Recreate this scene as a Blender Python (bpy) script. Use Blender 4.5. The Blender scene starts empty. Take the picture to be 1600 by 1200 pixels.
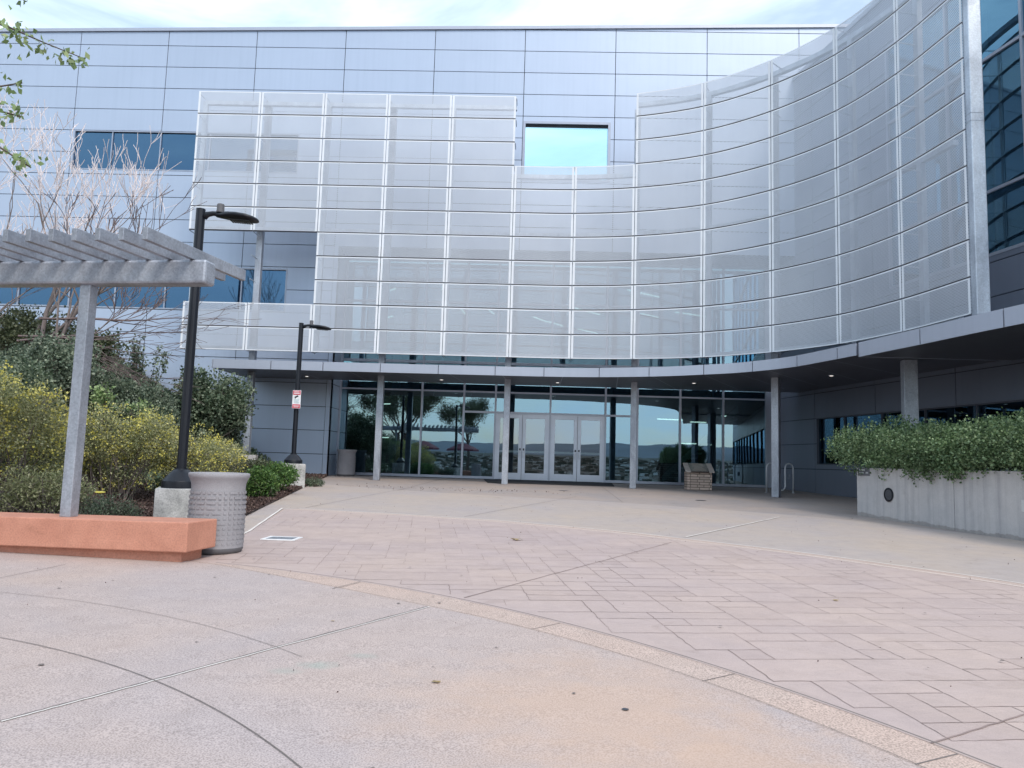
import bpy, math, random
import numpy as np
from mathutils import Vector, Matrix, noise as mnoise
PI = math.pi
R = math.radians
scn = bpy.context.scene
COL = scn.collection

# ------------------------------------------------------------------ camera
cam_d = bpy.data.cameras.new("camera")
cam = bpy.data.objects.new("camera", cam_d)
COL.objects.link(cam)
yaw, pitch, roll = 0.0290863321, 0.102120481, 0.0307267079
cam.matrix_world = Matrix.Rotation(yaw, 4, 'Z') @ Matrix.Rotation(PI / 2 + pitch, 4, 'X') @ Matrix.Rotation(roll, 4, 'Z')
cam_d.sensor_width = 36.0
cam_d.lens = 1178.85 / 1600 * 36.0
cam_d.clip_start = 0.05
cam_d.clip_end = 20000
scn.camera = cam

# ------------------------------------------------------------------ light
SUN_EL, SUN_AZ = 48.0, 150.0          # azimuth clockwise from +Y
world = bpy.data.worlds.new("World"); scn.world = world
world.use_nodes = True
wn, wl = world.node_tree.nodes, world.node_tree.links
wn.clear()
out = wn.new('ShaderNodeOutputWorld'); bg = wn.new('ShaderNodeBackground')
sky = wn.new('ShaderNodeTexSky'); sky.sky_type = 'NISHITA'; sky.sun_disc = False
sky.sun_elevation = R(SUN_EL); sky.sun_rotation = R(SUN_AZ); sky.air_density = 1.2; sky.dust_density = 1.5; sky.ozone_density = 1.5
tc = wn.new('ShaderNodeTexCoord'); mp = wn.new('ShaderNodeMapping'); mp.inputs['Scale'].default_value = (1.0, 1.0, 3.2)
nz = wn.new('ShaderNodeTexNoise'); nz.inputs['Scale'].default_value = 2.1; nz.inputs['Detail'].default_value = 7; nz.inputs['Roughness'].default_value = .55
nz.inputs['Distortion'].default_value = .6
rp = wn.new('ShaderNodeValToRGB'); rp.color_ramp.elements[0].position = .40; rp.color_ramp.elements[1].position = .62
rp.color_ramp.elements[0].color = (.30, .30, .30, 1); rp.color_ramp.elements[1].color = (.97, .97, .97, 1)
mx = wn.new('ShaderNodeMix'); mx.data_type = 'RGBA'
wl.new(tc.outputs['Generated'], mp.inputs['Vector']); wl.new(mp.outputs['Vector'], nz.inputs['Vector'])
wl.new(nz.outputs['Fac'], rp.inputs['Fac']); wl.new(rp.outputs['Color'], mx.inputs['Factor'])
wl.new(sky.outputs['Color'], mx.inputs['A']); mx.inputs['B'].default_value = (5.9, 6.95, 7.9, 1)
wl.new(mx.outputs['Result'], bg.inputs['Color']); bg.inputs['Strength'].default_value = 0.15
wl.new(bg.outputs['Background'], out.inputs['Surface'])

sun_d = bpy.data.lights.new("sun", 'SUN'); sun_d.energy = 1.5; sun_d.angle = R(18); sun_d.color = (1, .90, .80)
sun = bpy.data.objects.new("sun", sun_d); COL.objects.link(sun)
sd = Vector((math.sin(R(SUN_AZ)) * math.cos(R(SUN_EL)), math.cos(R(SUN_AZ)) * math.cos(R(SUN_EL)), math.sin(R(SUN_EL))))
sun.rotation_euler = sd.to_track_quat('Z', 'Y').to_euler()
vs = scn.view_settings
vs.view_transform = 'Standard'; vs.look = 'None'; vs.gamma = 1; vs.use_curve_mapping = False
vs.exposure = 0.60
scn.cycles.max_bounces = 8
scn.cycles.transparent_max_bounces = 24
scn.cycles.sample_clamp_indirect = 6
scn.cycles.use_denoising = True

# ------------------------------------------------------------------ helpers
def lin(r, g, b):
    f = lambda c: (c / 255 / 12.92) if c / 255 <= .04045 else ((c / 255 + .055) / 1.055) ** 2.4
    return (f(r), f(g), f(b), 1)

def tag(o, label=None, cat=None, group=None, kind=None):
    if label: o['label'] = label
    if cat: o['category'] = cat
    if group: o['group'] = group
    if kind: o['kind'] = kind
    return o

def empty(name, loc, label=None, cat=None, group=None, rz=0):
    o = bpy.data.objects.new(name, None); COL.objects.link(o)
    o.location = loc; o.rotation_euler = (0, 0, rz); o.empty_display_size = .2
    return tag(o, label, cat, group)

class MB:
    """collects faces; built as one mesh"""
    def __init__(s): s.v = []; s.f = []; s.uv = None
    def add(s, vs, fs):
        n = len(s.v); s.v += [tuple(p) for p in vs]; s.f += [tuple(i + n for i in f) for f in fs]; return s
    def box(s, a, b, M=None):
        x0, y0, z0 = a; x1, y1, z1 = b
        vs = [(x0, y0, z0), (x1, y0, z0), (x1, y1, z0), (x0, y1, z0), (x0, y0, z1), (x1, y0, z1), (x1, y1, z1), (x0, y1, z1)]
        if M is not None: vs = [tuple(M @ Vector(p)) for p in vs]
        return s.add(vs, [(0, 3, 2, 1), (4, 5, 6, 7), (0, 1, 5, 4), (1, 2, 6, 5), (2, 3, 7, 6), (3, 0, 4, 7)])
    def prism(s, poly, z0, z1):
        n = len(poly); z0 = z0 if callable(z0) else (lambda x, y, c=z0: c); z1 = z1 if callable(z1) else (lambda x, y, c=z1: c)
        vs = [(x, y, z0(x, y)) for x, y in poly] + [(x, y, z1(x, y)) for x, y in poly]
        return s.add(vs, [tuple(reversed(range(n))), tuple(range(n, 2 * n))] + [(i, (i + 1) % n, n + (i + 1) % n, n + i) for i in range(n)])
    def tube(s, pts, rad, n=8, cap=True):
        pts = [Vector(p) for p in pts]; k = len(pts)
        rad = rad if hasattr(rad, '__len__') else [rad] * k
        vs = []; ref = None
        for i, p in enumerate(pts):
            t = (pts[min(i + 1, k - 1)] - pts[max(i - 1, 0)])
            if t.length < 1e-9: t = Vector((0, 0, 1))
            t.normalize()
            if ref is None: ref = t.orthogonal().normalized()
            ref = (ref - t * ref.dot(t))
            if ref.length < 1e-6: ref = t.orthogonal()
            ref.normalize(); b = t.cross(ref)
            for j in range(n):
                a = 2 * PI * j / n
                vs.append(p + (ref * math.cos(a) + b * math.sin(a)) * rad[i])
        fs = [(i * n + j, i * n + (j + 1) % n, (i + 1) * n + (j + 1) % n, (i + 1) * n + j) for i in range(k - 1) for j in range(n)]
        if cap: fs += [tuple(reversed(range(n))), tuple(range((k - 1) * n, k * n))]
        return s.add(vs, fs)
    def lathe(s, prof, c=(0, 0, 0), n=32):
        vs = []; k = len(prof)
        for r, z in prof:
            for j in range(n):
                a = 2 * PI * j / n; vs.append((c[0] + r * math.cos(a), c[1] + r * math.sin(a), c[2] + z))
        fs = [(i * n + j, i * n + (j + 1) % n, (i + 1) * n + (j + 1) % n, (i + 1) * n + j) for i in range(k - 1) for j in range(n)]
        return s.add(vs, fs)
    def build(s, name, m, parent=None, origin=(0, 0, 0), smooth=False, bevel=0, uvf=None):
        me = bpy.data.meshes.new(name)
        ox, oy, oz = origin
        me.from_pydata([(x - ox, y - oy, z - oz) for x, y, z in s.v], [], s.f)
        if isinstance(m, str): m = M_[m]
        me.materials.append(m)
        if s.uv:
            L = me.uv_layers.new(name='UVMap')
            for i, l in enumerate(me.loops): L.data[i].uv = s.uv[l.vertex_index]
        if smooth: me.polygons.foreach_set('use_smooth', [True] * len(me.polygons))
        me.update()
        o = bpy.data.objects.new(name, me); COL.objects.link(o)
        if parent is not None: o.parent = parent
        if bevel:
            b = o.modifiers.new('bevel', 'BEVEL'); b.width = bevel; b.segments = 2; b.limit_method = 'ANGLE'; b.angle_limit = R(40)
        return o

def npmesh(name, V, F, m, parent=None, smooth=False):
    """V (n,3), F (m,k) arrays"""
    me = bpy.data.meshes.new(name); k = F.shape[1]
    me.vertices.add(len(V)); me.vertices.foreach_set('co', np.ascontiguousarray(V, dtype=np.float32).ravel())
    me.loops.add(F.size); me.loops.foreach_set('vertex_index', np.ascontiguousarray(F, dtype=np.int32).ravel())
    me.polygons.add(len(F)); me.polygons.foreach_set('loop_start', np.arange(0, F.size, k, dtype=np.int32))
    me.update(calc_edges=True); me.materials.append(M_[m])
    if smooth: me.polygons.foreach_set('use_smooth', [True] * len(F))
    o = bpy.data.objects.new(name, me); COL.objects.link(o)
    if parent is not None: o.parent = parent
    return o

# ------------------------------------------------------------------ materials
M_ = {}
def nt(name):
    m = bpy.data.materials.new(name); m.use_nodes = True; n = m.node_tree.nodes; l = m.node_tree.links
    M_[name] = m
    return m, n, l, n['Principled BSDF']
def ramp(n, stops):
    r = n.new('ShaderNodeValToRGB'); e = r.color_ramp.elements
    e[0].position, e[0].color = stops[0]; e[1].position, e[1].color = stops[-1]
    for p, c in stops[1:-1]:
        x = e.new(p); x.color = c
    return r
def obj_noise(n, l, scale, detail=4, rough=.55, stretch=(1, 1, 1), out='Object', dist=0):
    t = n.new('ShaderNodeTexCoord'); mp = n.new('ShaderNodeMapping'); mp.inputs['Scale'].default_value = stretch
    z = n.new('ShaderNodeTexNoise'); z.inputs['Scale'].default_value = scale; z.inputs['Detail'].default_value = detail; z.inputs['Roughness'].default_value = rough
    z.inputs['Distortion'].default_value = dist
    l.new(t.outputs[out], mp.inputs['Vector']); l.new(mp.outputs['Vector'], z.inputs['Vector'])
    return z
def mixc(n, l, fac, a, b, mode='MIX'):
    x = n.new('ShaderNodeMix'); x.data_type = 'RGBA'; x.blend_type = mode
    for k, v in (('Factor', fac), ('A', a), ('B', b)):
        if isinstance(v, bpy.types.NodeSocket): l.new(v, x.inputs[k])
        else: x.inputs[k].default_value = v
    return x.outputs['Result']
def bump(n, l, h, p, dist=.002, strength=.6):
    b = n.new('ShaderNodeBump'); b.inputs['Distance'].default_value = dist; b.inputs['Strength'].default_value = strength
    l.new(h, b.inputs['Height']); l.new(b.outputs['Normal'], p.inputs['Normal'])
    return b

def simple(name, c, rough=.5, metal=0, var=.12, scale=3, bmp=0, bscale=40, stretch=(1, 1, 1), spec=None):
    m, n, l, p = nt(name)
    z = obj_noise(n, l, scale, stretch=stretch)
    a = tuple(x * (1 - var) for x in c[:3]) + (1,); b = tuple(min(1, x * (1 + var)) for x in c[:3]) + (1,)
    r = ramp(n, [(.3, a), (.7, b)]); l.new(z.outputs['Fac'], r.inputs['Fac']); l.new(r.outputs['Color'], p.inputs['Base Color'])
    p.inputs['Roughness'].default_value = rough; p.inputs['Metallic'].default_value = metal
    if spec is not None: p.inputs['Specular IOR Level'].default_value = spec
    if bmp:
        z2 = obj_noise(n, l, bscale, 5); bump(n, l, z2.outputs['Fac'], p, bmp)
    return m

# painted aluminium wall panels
def panel_mat(name, c, rough=.42, metal=.35):
    m, n, l, p = nt(name)
    g = n.new('ShaderNodeNewGeometry'); z = obj_noise(n, l, .35, 3)
    rn = ramp(n, [(0, (.98, .98, .98, 1)), (1, (1.02, 1.02, 1.02, 1))]); l.new(g.outputs['Random Per Island'], rn.inputs['Fac'])
    r2 = ramp(n, [(.3, (.965, .965, .97, 1)), (.7, (1.02, 1.02, 1.02, 1))]); l.new(z.outputs['Fac'], r2.inputs['Fac'])
    a = mixc(n, l, 1.0, rn.outputs['Color'], c, 'MULTIPLY'); b = mixc(n, l, 1.0, a, r2.outputs['Color'], 'MULTIPLY')
    # rain streaks
    s = obj_noise(n, l, 1.0, 5, .6, (7, 7, .25)); r3 = ramp(n, [(.45, (1, 1, 1, 1)), (.75, (.95, .955, .96, 1))]); l.new(s.outputs['Fac'], r3.inputs['Fac'])
    b = mixc(n, l, 1.0, b, r3.outputs['Color'], 'MULTIPLY')
    l.new(b, p.inputs['Base Color']); p.inputs['Roughness'].default_value = rough; p.inputs['Metallic'].default_value = metal
    w = obj_noise(n, l, .8, 2); bump(n, l, w.outputs['Fac'], p, .02, .25)
    return m
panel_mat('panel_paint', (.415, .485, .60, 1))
panel_mat('panel_shadow_side', (.205, .23, .29, 1), .38, .3)  # same wall panels, colour darkened to hold the shade of this side
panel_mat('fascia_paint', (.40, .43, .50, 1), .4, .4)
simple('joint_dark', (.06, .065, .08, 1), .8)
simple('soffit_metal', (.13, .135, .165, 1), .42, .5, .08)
simple('aluminium', (.34, .37, .44, 1), .38, .55, .06)
simple('aluminium_light', (.50, .54, .62, 1), .35, .5, .05)
simple('black_metal', (.010, .012, .018, 1), .38, .0, .15, spec=.35)
simple('lens_dark', (.05, .05, .055, 1), .2)
simple('stainless', (.66, .68, .71, 1), .5, .45, .05)
simple('white_paint', (.78, .79, .8, 1), .5)
simple('sign_red', (.55, .06, .10, 1), .5)
simple('sign_blue', (.35, .5, .53, 1), .5)
simple('rubber_mat', (.03, .031, .036, 1), .9, 0, .3, 30)
simple('bronze', (.06, .04, .032, 1), .45, .5, .3, 20)
simple('bronze_light', (.20, .14, .115, 1), .4, .5)
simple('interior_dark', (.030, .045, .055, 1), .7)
simple('interior_wall', (.10, .135, .15, 1), .7)
simple('interior_light', (.30, .36, .36, 1), .6)
simple('plaque_grey', (.16, .165, .185, 1), .4, .2)
simple('stone_cap', (.45, .40, .36, 1), .8, 0, .15, 8, .003)
simple('red_canvas', (.15, .04, .06, 1), .8)
simple('bark', (.10, .078, .068, 1), .9, 0, .3, 12, .004, 30, (1, 1, .3))
simple('soil', (.075, .048, .042, 1), .95, 0, .5, 9, .02, 14)
simple('bark_grey', (.17, .14, .13, 1), .9, 0, .25, 10, .003, 30, (1, 1, .3))
simple('twig_pale', (.72, .64, .63, 1), .7, 0, .25, 6)
simple('twig_brown', (.15, .11, .105, 1), .8, 0, .25, 6)
simple('cable_grey', (.12, .12, .13, 1), .6)

def galv(name, c, lo=.86):
    m, n, l, p = nt(name)
    t = n.new('ShaderNodeTexCoord'); v = n.new('ShaderNodeTexVoronoi'); v.inputs['Scale'].default_value = 55
    l.new(t.outputs['Object'], v.inputs['Vector'])
    r = ramp(n, [(0, tuple(x * lo for x in c[:3]) + (1,)), (1, tuple(min(1, x * 1.12) for x in c[:3]) + (1,))])
    sp = n.new('ShaderNodeSeparateColor'); l.new(v.outputs['Color'], sp.inputs['Color']); l.new(sp.outputs['Red'], r.inputs['Fac'])
    z = obj_noise(n, l, 2.2, 5, .6, (1, 1, .5), dist=.5); r2 = ramp(n, [(.32, (.70, .70, .72, 1)), (.62, (1.06, 1.06, 1.06, 1))]); l.new(z.outputs['Fac'], r2.inputs['Fac'])
    l.new(mixc(n, l, 1.0, r.outputs['Color'], r2.outputs['Color'], 'MULTIPLY'), p.inputs['Base Color'])
    z3 = obj_noise(n, l, 14, 4); r4 = ramp(n, [(.3, (.38, .38, .38, 1)), (.7, (.62, .62, .62, 1))]); l.new(z3.outputs['Fac'], r4.inputs['Fac']); l.new(r4.outputs['Color'], p.inputs['Roughness'])
    p.inputs['Metallic'].default_value = .55
    bump(n, l, z3.outputs['Fac'], p, .0015, .6)
galv('galvanised', (.40, .43, .48, 1))
galv('galvanised_light', (.52, .57, .63, 1), .9)

# glass: part mirror, part see-through tint
def glass(name, tint, gl, fac):
    m, n, l, p = nt(name)
    n.remove(p); o = n['Material Output']
    t = n.new('ShaderNodeBsdfTransparent'); t.inputs['Color'].default_value = tint
    g = n.new('ShaderNodeBsdfGlossy'); g.inputs['Color'].default_value = gl; g.inputs['Roughness'].default_value = 0.0
    z = obj_noise(n, l, .7, 2); b = n.new('ShaderNodeBump'); b.inputs['Distance'].default_value = .004; b.inputs['Strength'].default_value = .35
    l.new(z.outputs['Fac'], b.inputs['Height']); l.new(b.outputs['Normal'], g.inputs['Normal'])
    f = n.new('ShaderNodeFresnel'); f.inputs['IOR'].default_value = 1.5
    ma = n.new('ShaderNodeMath'); ma.operation = 'ADD'; ma.inputs[1].default_value = fac - .04; ma.use_clamp = True
    l.new(f.outputs['Fac'], ma.inputs[0])
    s = n.new('ShaderNodeMixShader'); l.new(ma.outputs[0], s.inputs['Fac']); l.new(t.outputs[0], s.inputs[1]); l.new(g.outputs[0], s.inputs[2])
    l.new(s.outputs[0], o.inputs['Surface'])
glass('glass_store', (.22, .42, .46, 1), (.47, .71, .86, 1), .38)
glass('glass_door', (.62, .72, .72, 1), (.72, .84, .92, 1), .30)
glass('glass_blue', (.12, .20, .28, 1), (.15, .29, .46, 1), .42)
glass('glass_side', (.20, .34, .42, 1), (.28, .46, .62, 1), .22)
glass('glass_curtain', (.22, .42, .52, 1), (.30, .58, .78, 1), .36)
glass('glass_clear', (.62, .90, .97, 1), (.8, .95, 1, 1), .10)

# perforated metal: round holes in staggered rows (UV in metres)
def perf():
    m, n, l, p = nt('perforated_metal')
    o = n['Material Output']; uv = n.new('ShaderNodeTexCoord'); sx = n.new('ShaderNodeSeparateXYZ'); l.new(uv.outputs['UV'], sx.inputs[0])
    def mth(op, a, b=None, c=None):
        x = n.new('ShaderNodeMath'); x.operation = op
        for i, v in enumerate((a, b, c)):
            if v is None: continue
            if isinstance(v, bpy.types.NodeSocket): l.new(v, x.inputs[i])
            else: x.inputs[i].default_value = v
        return x.outputs[0]
    P = .038
    u = mth('DIVIDE', sx.outputs['X'], P); v = mth('DIVIDE', sx.outputs['Y'], P * .866)
    row = mth('FLOOR', v); odd = mth('MODULO', row, 2.0); u2 = mth('ADD', u, mth('MULTIPLY', odd, .5))
    fu = mth('SUBTRACT', mth('FRACT', u2), .5); fv = mth('MULTIPLY', mth('SUBTRACT', mth('FRACT', v), .5), .866)
    d = mth('SQRT', mth('ADD', mth('MULTIPLY', fu, fu), mth('MULTIPLY', fv, fv)))
    hole = mth('LESS_THAN', d, .300)
    t = n.new('ShaderNodeBsdfTransparent'); s = n.new('ShaderNodeMixShader')
    l.new(hole, s.inputs['Fac']); l.new(p.outputs[0], s.inputs[1]); l.new(t.outputs[0], s.inputs[2]); l.new(s.outputs[0], o.inputs['Surface'])
    z = obj_noise(n, l, .5, 4); r = ramp(n, [(.3, (.46, .49, .545, 1)), (.7, (.53, .56, .61, 1))]); l.new(z.outputs['Fac'], r.inputs['Fac']); l.new(r.outputs['Color'], p.inputs['Base Color'])
    p.inputs['Roughness'].default_value = .45; p.inputs['Metallic'].default_value = .25
perf()
simple('screen_edge', (.70, .73, .77, 1), .5, .0, .06, 2)

# leaves
def leaf(name, stops, rough=.5, trans=.25):
    m, n, l, p = nt(name)
    g = n.new('ShaderNodeNewGeometry'); r = ramp(n, stops); l.new(g.outputs['Random Per Island'], r.inputs['Fac'])
    z = obj_noise(n, l, 1.3, 3); r2 = ramp(n, [(.3, (.72, .72, .72, 1)), (.7, (1.22, 1.22, 1.18, 1))]); l.new(z.outputs['Fac'], r2.inputs['Fac'])
    c = mixc(n, l, 1.0, r.outputs['Color'], r2.outputs['Color'], 'MULTIPLY')
    l.new(c, p.inputs['Base Color']); p.inputs['Roughness'].default_value = rough
    o = n['Material Output']; t = n.new('ShaderNodeBsdfTranslucent'); l.new(c, t.inputs['Color'])
    s = n.new('ShaderNodeMixShader'); s.inputs['Fac'].default_value = trans
    l.new(p.outputs[0], s.inputs[1]); l.new(t.outputs[0], s.inputs[2]); l.new(s.outputs[0], o.inputs['Surface'])
leaf('leaf_hedge', [(0, (.045, .085, .035, 1)), (.5, (.115, .19, .08, 1)), (1, (.31, .41, .22, 1))])
leaf('leaf_dark', [(0, (.04, .07, .04, 1)), (.6, (.11, .155, .095, 1)), (1, (.28, .33, .23, 1))])
leaf('leaf_bluish', [(0, (.055, .085, .055, 1)), (.6, (.145, .19, .13, 1)), (1, (.32, .37, .27, 1))])
leaf('leaf_olive', [(0, (.04, .055, .025, 1)), (.6, (.09, .11, .055, 1)), (1, (.18, .20, .11, 1))])
leaf('leaf_grey', [(0, (.15, .18, .08, 1)), (.6, (.36, .38, .19, 1)), (1, (.58, .56, .34, 1))])
leaf('leaf_bright', [(0, (.04, .10, .025, 1)), (.6, (.09, .18, .045, 1)), (1, (.22, .34, .10, 1))])
leaf('leaf_fresh', [(0, (.13, .20, .07, 1)), (.6, (.24, .34, .14, 1)), (1, (.42, .50, .24, 1))])
leaf('petal_yellow', [(0, (.55, .52, .12, 1)), (.6, (.76, .68, .14, 1)), (1, (.90, .82, .30, 1))])
leaf('leaf_straw', [(0, (.20, .15, .07, 1)), (1, (.45, .33, .15, 1))])
leaf('bark_mulch', [(0, (.035, .020, .018, 1)), (.6, (.09, .055, .048, 1)), (1, (.20, .14, .12, 1))], .9, 0)

# concrete family
def concrete(name, c, warm, spk=.10, streak=False, spscale=260, stain=.5, sc=.7, bmpd=.0012):
    m, n, l, p = nt(name)
    z = obj_noise(n, l, sc, 6, .6, dist=.4); rz = ramp(n, [(.35, c), (.68, warm)]); l.new(z.outputs['Fac'], rz.inputs['Fac'])
    f = obj_noise(n, l, spscale, 2, .5); rf = ramp(n, [(.36, (1 - spk * 1.6,) * 3 + (1,)), (.5, (1, 1, 1, 1)), (.64, (1 + spk,) * 3 + (1,))]); l.new(f.outputs['Fac'], rf.inputs['Fac'])
    q = obj_noise(n, l, 5, 5, .65); rq = ramp(n, [(.3, (.93, .93, .93, 1)), (.7, (1.04, 1.04, 1.04, 1))]); l.new(q.outputs['Fac'], rq.inputs['Fac'])
    a = mixc(n, l, 1.0, rz.outputs['Color'], rf.outputs['Color'], 'MULTIPLY'); a = mixc(n, l, 1.0, a, rq.outputs['Color'], 'MULTIPLY')
    d = obj_noise(n, l, 1.7, 4, .6, dist=1.2); rd = ramp(n, [(.60, (1, 1, 1, 1)), (.80, (1 - .25 * stain, 1 - .27 * stain, 1 - .3 * stain, 1))]); l.new(d.outputs['Fac'], rd.inputs['Fac'])
    a = mixc(n, l, 1.0, a, rd.outputs['Color'], 'MULTIPLY')
    if streak:
        s = obj_noise(n, l, 1.0, 5, .6, (9, 9, .35)); rs = ramp(n, [(.3, (.80, .80, .82, 1)), (.5, (1, 1, 1, 1)), (.8, (1.07, 1.07, 1.07, 1))]); l.new(s.outputs['Fac'], rs.inputs['Fac'])
        a = mixc(n, l, 1.0, a, rs.outputs['Color'], 'MULTIPLY')
    l.new(a, p.inputs['Base Color']); p.inputs['Roughness'].default_value = .82
    bump(n, l, f.outputs['Fac'], p, bmpd, .5)
    return m, n, l, p, a
concrete('concrete_apron', (.31, .275, .265, 1), (.38, .31, .27, 1), .05, stain=1.0)
concrete('concrete_grey', (.385, .335, .32, 1), (.43, .355, .30, 1), .08, stain=.8)
cf = concrete('concrete_front', (.405, .345, .335, 1), (.445, .355, .315, 1), .20, spscale=130, sc=.45)
concrete('concrete_band', (.455, .36, .315, 1), (.48, .365, .31, 1), .22, spscale=110, sc=.8)
concrete('concrete_wall', (.44, .43, .435, 1), (.50, .475, .465, 1), .05, True, 90)
m_, n_, l_, p_, a_ = concrete('planter_concrete', (.44, .43, .435, 1), (.50, .475, .465, 1), .05, True, 90)
g_ = n_.new('ShaderNodeNewGeometry'); x_ = n_.new('ShaderNodeSeparateXYZ'); l_.new(g_.outputs['Position'], x_.inputs[0])
q_ = n_.new('ShaderNodeMath'); q_.operation = 'MULTIPLY_ADD'; q_.inputs[1].default_value = -.021; l_.new(x_.outputs['Y'], q_.inputs[0]); l_.new(x_.outputs['Z'], q_.inputs[2])   # z - .021 y : height above the paving + const
w_ = obj_noise(n_, l_, 2.2, 6, .7, (1, 1, .6)); v_ = n_.new('ShaderNodeMath'); v_.operation = 'MULTIPLY_ADD'; v_.inputs[1].default_value = -.22; l_.new(w_.outputs['Fac'], v_.inputs[0]); l_.new(q_.outputs[0], v_.inputs[2])
u_ = n_.new('ShaderNodeMath'); u_.operation = 'ADD'; u_.inputs[1].default_value = 1.278 + .5; l_.new(v_.outputs[0], u_.inputs[0])
r_ = ramp(n_, [(.440, (.70, .68, .66, 1)), (.452, (1, 1, 1, 1))]); l_.new(u_.outputs[0], r_.inputs['Fac'])
l_.new(mixc(n_, l_, 1.0, a_, r_.outputs['Color'], 'MULTIPLY'), p_.inputs['Base Color'])
concrete('concrete_base', (.30, .30, .29, 1), (.60, .59, .57, 1), .12, True, 60, 1.0, 3.5)
concrete('concrete_can', (.27, .265, .285, 1), (.31, .30, .315, 1), .07, False, 140, .2)
concrete('concrete_pale', (.52, .52, .51, 1), (.58, .57, .56, 1), .05, False, 140, .2)
concrete('stucco_orange', (.46, .205, .14, 1), (.55, .26, .18, 1), .07, False, 60, 1.1, 3.0, .003)
def patches():
    # rust-coloured discolouration and green paint smudges in the foreground slab
    m, n, l, p, a = cf
    t = n.new('ShaderNodeTexCoord')
    def spot(cx, cy, r, col, amt, c, sx=1.0, nscale=3):
        mp = n.new('ShaderNodeMapping'); mp.inputs['Location'].default_value = (-cx / (r * sx), -cy / r, 0); mp.inputs['Scale'].default_value = (1 / (r * sx), 1 / r, 0)
        l.new(t.outputs['Object'], mp.inputs['Vector']); ln = n.new('ShaderNodeVectorMath'); ln.operation = 'LENGTH'; l.new(mp.outputs['Vector'], ln.inputs[0])
        z = obj_noise(n, l, nscale, 5, .65); ad = n.new('ShaderNodeMath'); ad.operation = 'MULTIPLY_ADD'; ad.inputs[1].default_value = 1.3; l.new(z.outputs['Fac'], ad.inputs[0]); l.new(ln.outputs['Value'], ad.inputs[2])
        r_ = ramp(n, [(.55 + .0, (amt,) * 3 + (1,)), (1.0, (0, 0, 0, 1))]); mm = n.new('ShaderNodeMath'); mm.operation = 'MULTIPLY'; mm.inputs[1].default_value = .62; l.new(ad.outputs[0], mm.inputs[0]); l.new(mm.outputs[0], r_.inputs['Fac'])
        return mixc(n, l, r_.outputs['Color'], c, col)
    a = spot(.35, 3.75, 1.25, (.52, .35, .245, 1), .45, a, 1.0)
    a = spot(.9, 3.1, .9, (.52, .35, .245, 1), .4, a, 1.0)
    for x, y, r, am in ((-1.16, 4.33, .09, .55), (-.95, 4.55, .07, .4), (-1.3, 4.2, .07, .35)): a = spot(x, y, r * 1.1, (.22, .33, .29, 1), am * .7, a, 1.5, 22)
    l.new(a, p.inputs['Base Color'])
patches()
simple('joint_line', (.17, .145, .135, 1), .95)
simple('stamp_line', (.27, .205, .19, 1), .95, 0, .35, 3)
simple('joint_pale', (.66, .62, .58, 1), .9)

def stamped():
    m, n, l, p, a = concrete('stamped_concrete', (.415, .335, .32, 1), (.455, .36, .32, 1), .05, False, 180, .8, .5)
    sl = obj_noise(n, l, 7, 6, .6, (1, 2.0, 1)); bump(n, l, sl.outputs['Fac'], p, .007, .7)
stamped()
m_, n_, l_, p_, a_ = concrete('stamped_stone', (.415, .335, .32, 1), (.455, .36, .32, 1), .05, False, 180, .8, .5)
g_ = n_.new('ShaderNodeNewGeometry'); r_ = ramp(n_, [(0, (.955, .945, .94, 1)), (.5, (1, 1, 1, 1)), (1, (1.035, 1.03, 1.02, 1))]); l_.new(g_.outputs['Random Per Island'], r_.inputs['Fac'])
l_.new(mixc(n_, l_, 1.0, a_, r_.outputs['Color'], 'MULTIPLY'), p_.inputs['Base Color'])
s_ = obj_noise(n_, l_, 6, 6, .65, (1, 2.0, 1)); bump(n_, l_, s_.outputs['Fac'], p_, .009, .8)
m_, n_, l_, p_ = nt('town_walls')
g_ = n_.new('ShaderNodeNewGeometry'); r_ = ramp(n_, [(0, (.04, .05, .035, 1)), (.45, (.10, .08, .06, 1)), (.75, (.25, .20, .17, 1)), (1, (.60, .58, .56, 1))]); l_.new(g_.outputs['Random Per Island'], r_.inputs['Fac']); l_.new(r_.outputs['Color'], p_.inputs['Base Color']); p_.inputs['Roughness'].default_value = .9

def ledger():
    m, n, l, p = nt('ledger_stone')
    t = n.new('ShaderNodeTexCoord'); b = n.new('ShaderNodeTexBrick'); b.inputs['Scale'].default_value = 1; b.inputs['Brick Width'].default_value = .31; b.inputs['Row Height'].default_value = .085
    b.inputs['Mortar Size'].default_value = .009; b.inputs['Color1'].default_value = (.62, .49, .41, 1); b.inputs['Color2'].default_value = (.45, .35, .29, 1); b.inputs['Mortar'].default_value = (.10, .075, .06, 1)
    b.offset = .35; b.squash = .7; b.squash_frequency = 2
    mp = n.new('ShaderNodeMapping'); mp.inputs['Rotation'].default_value = (R(90), 0, 0); l.new(t.outputs['Object'], mp.inputs['Vector']); l.new(mp.outputs['Vector'], b.inputs['Vector'])
    l.new(b.outputs['Color'], p.inputs['Base Color']); p.inputs['Roughness'].default_value = .85; bump(n, l, b.outputs['Color'], p, .01, .8)
ledger()
def emit(name, c, s):
    m, n, l, p = nt(name); p.inputs['Base Color'].default_value = c; p.inputs['Emission Color'].default_value = c; p.inputs['Emission Strength'].default_value = s
emit('lamp_glow', (1, .93, .78, 1), 1.6)
emit('downlight_glow', (1, .92, .85, 1), 1.0)

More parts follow.
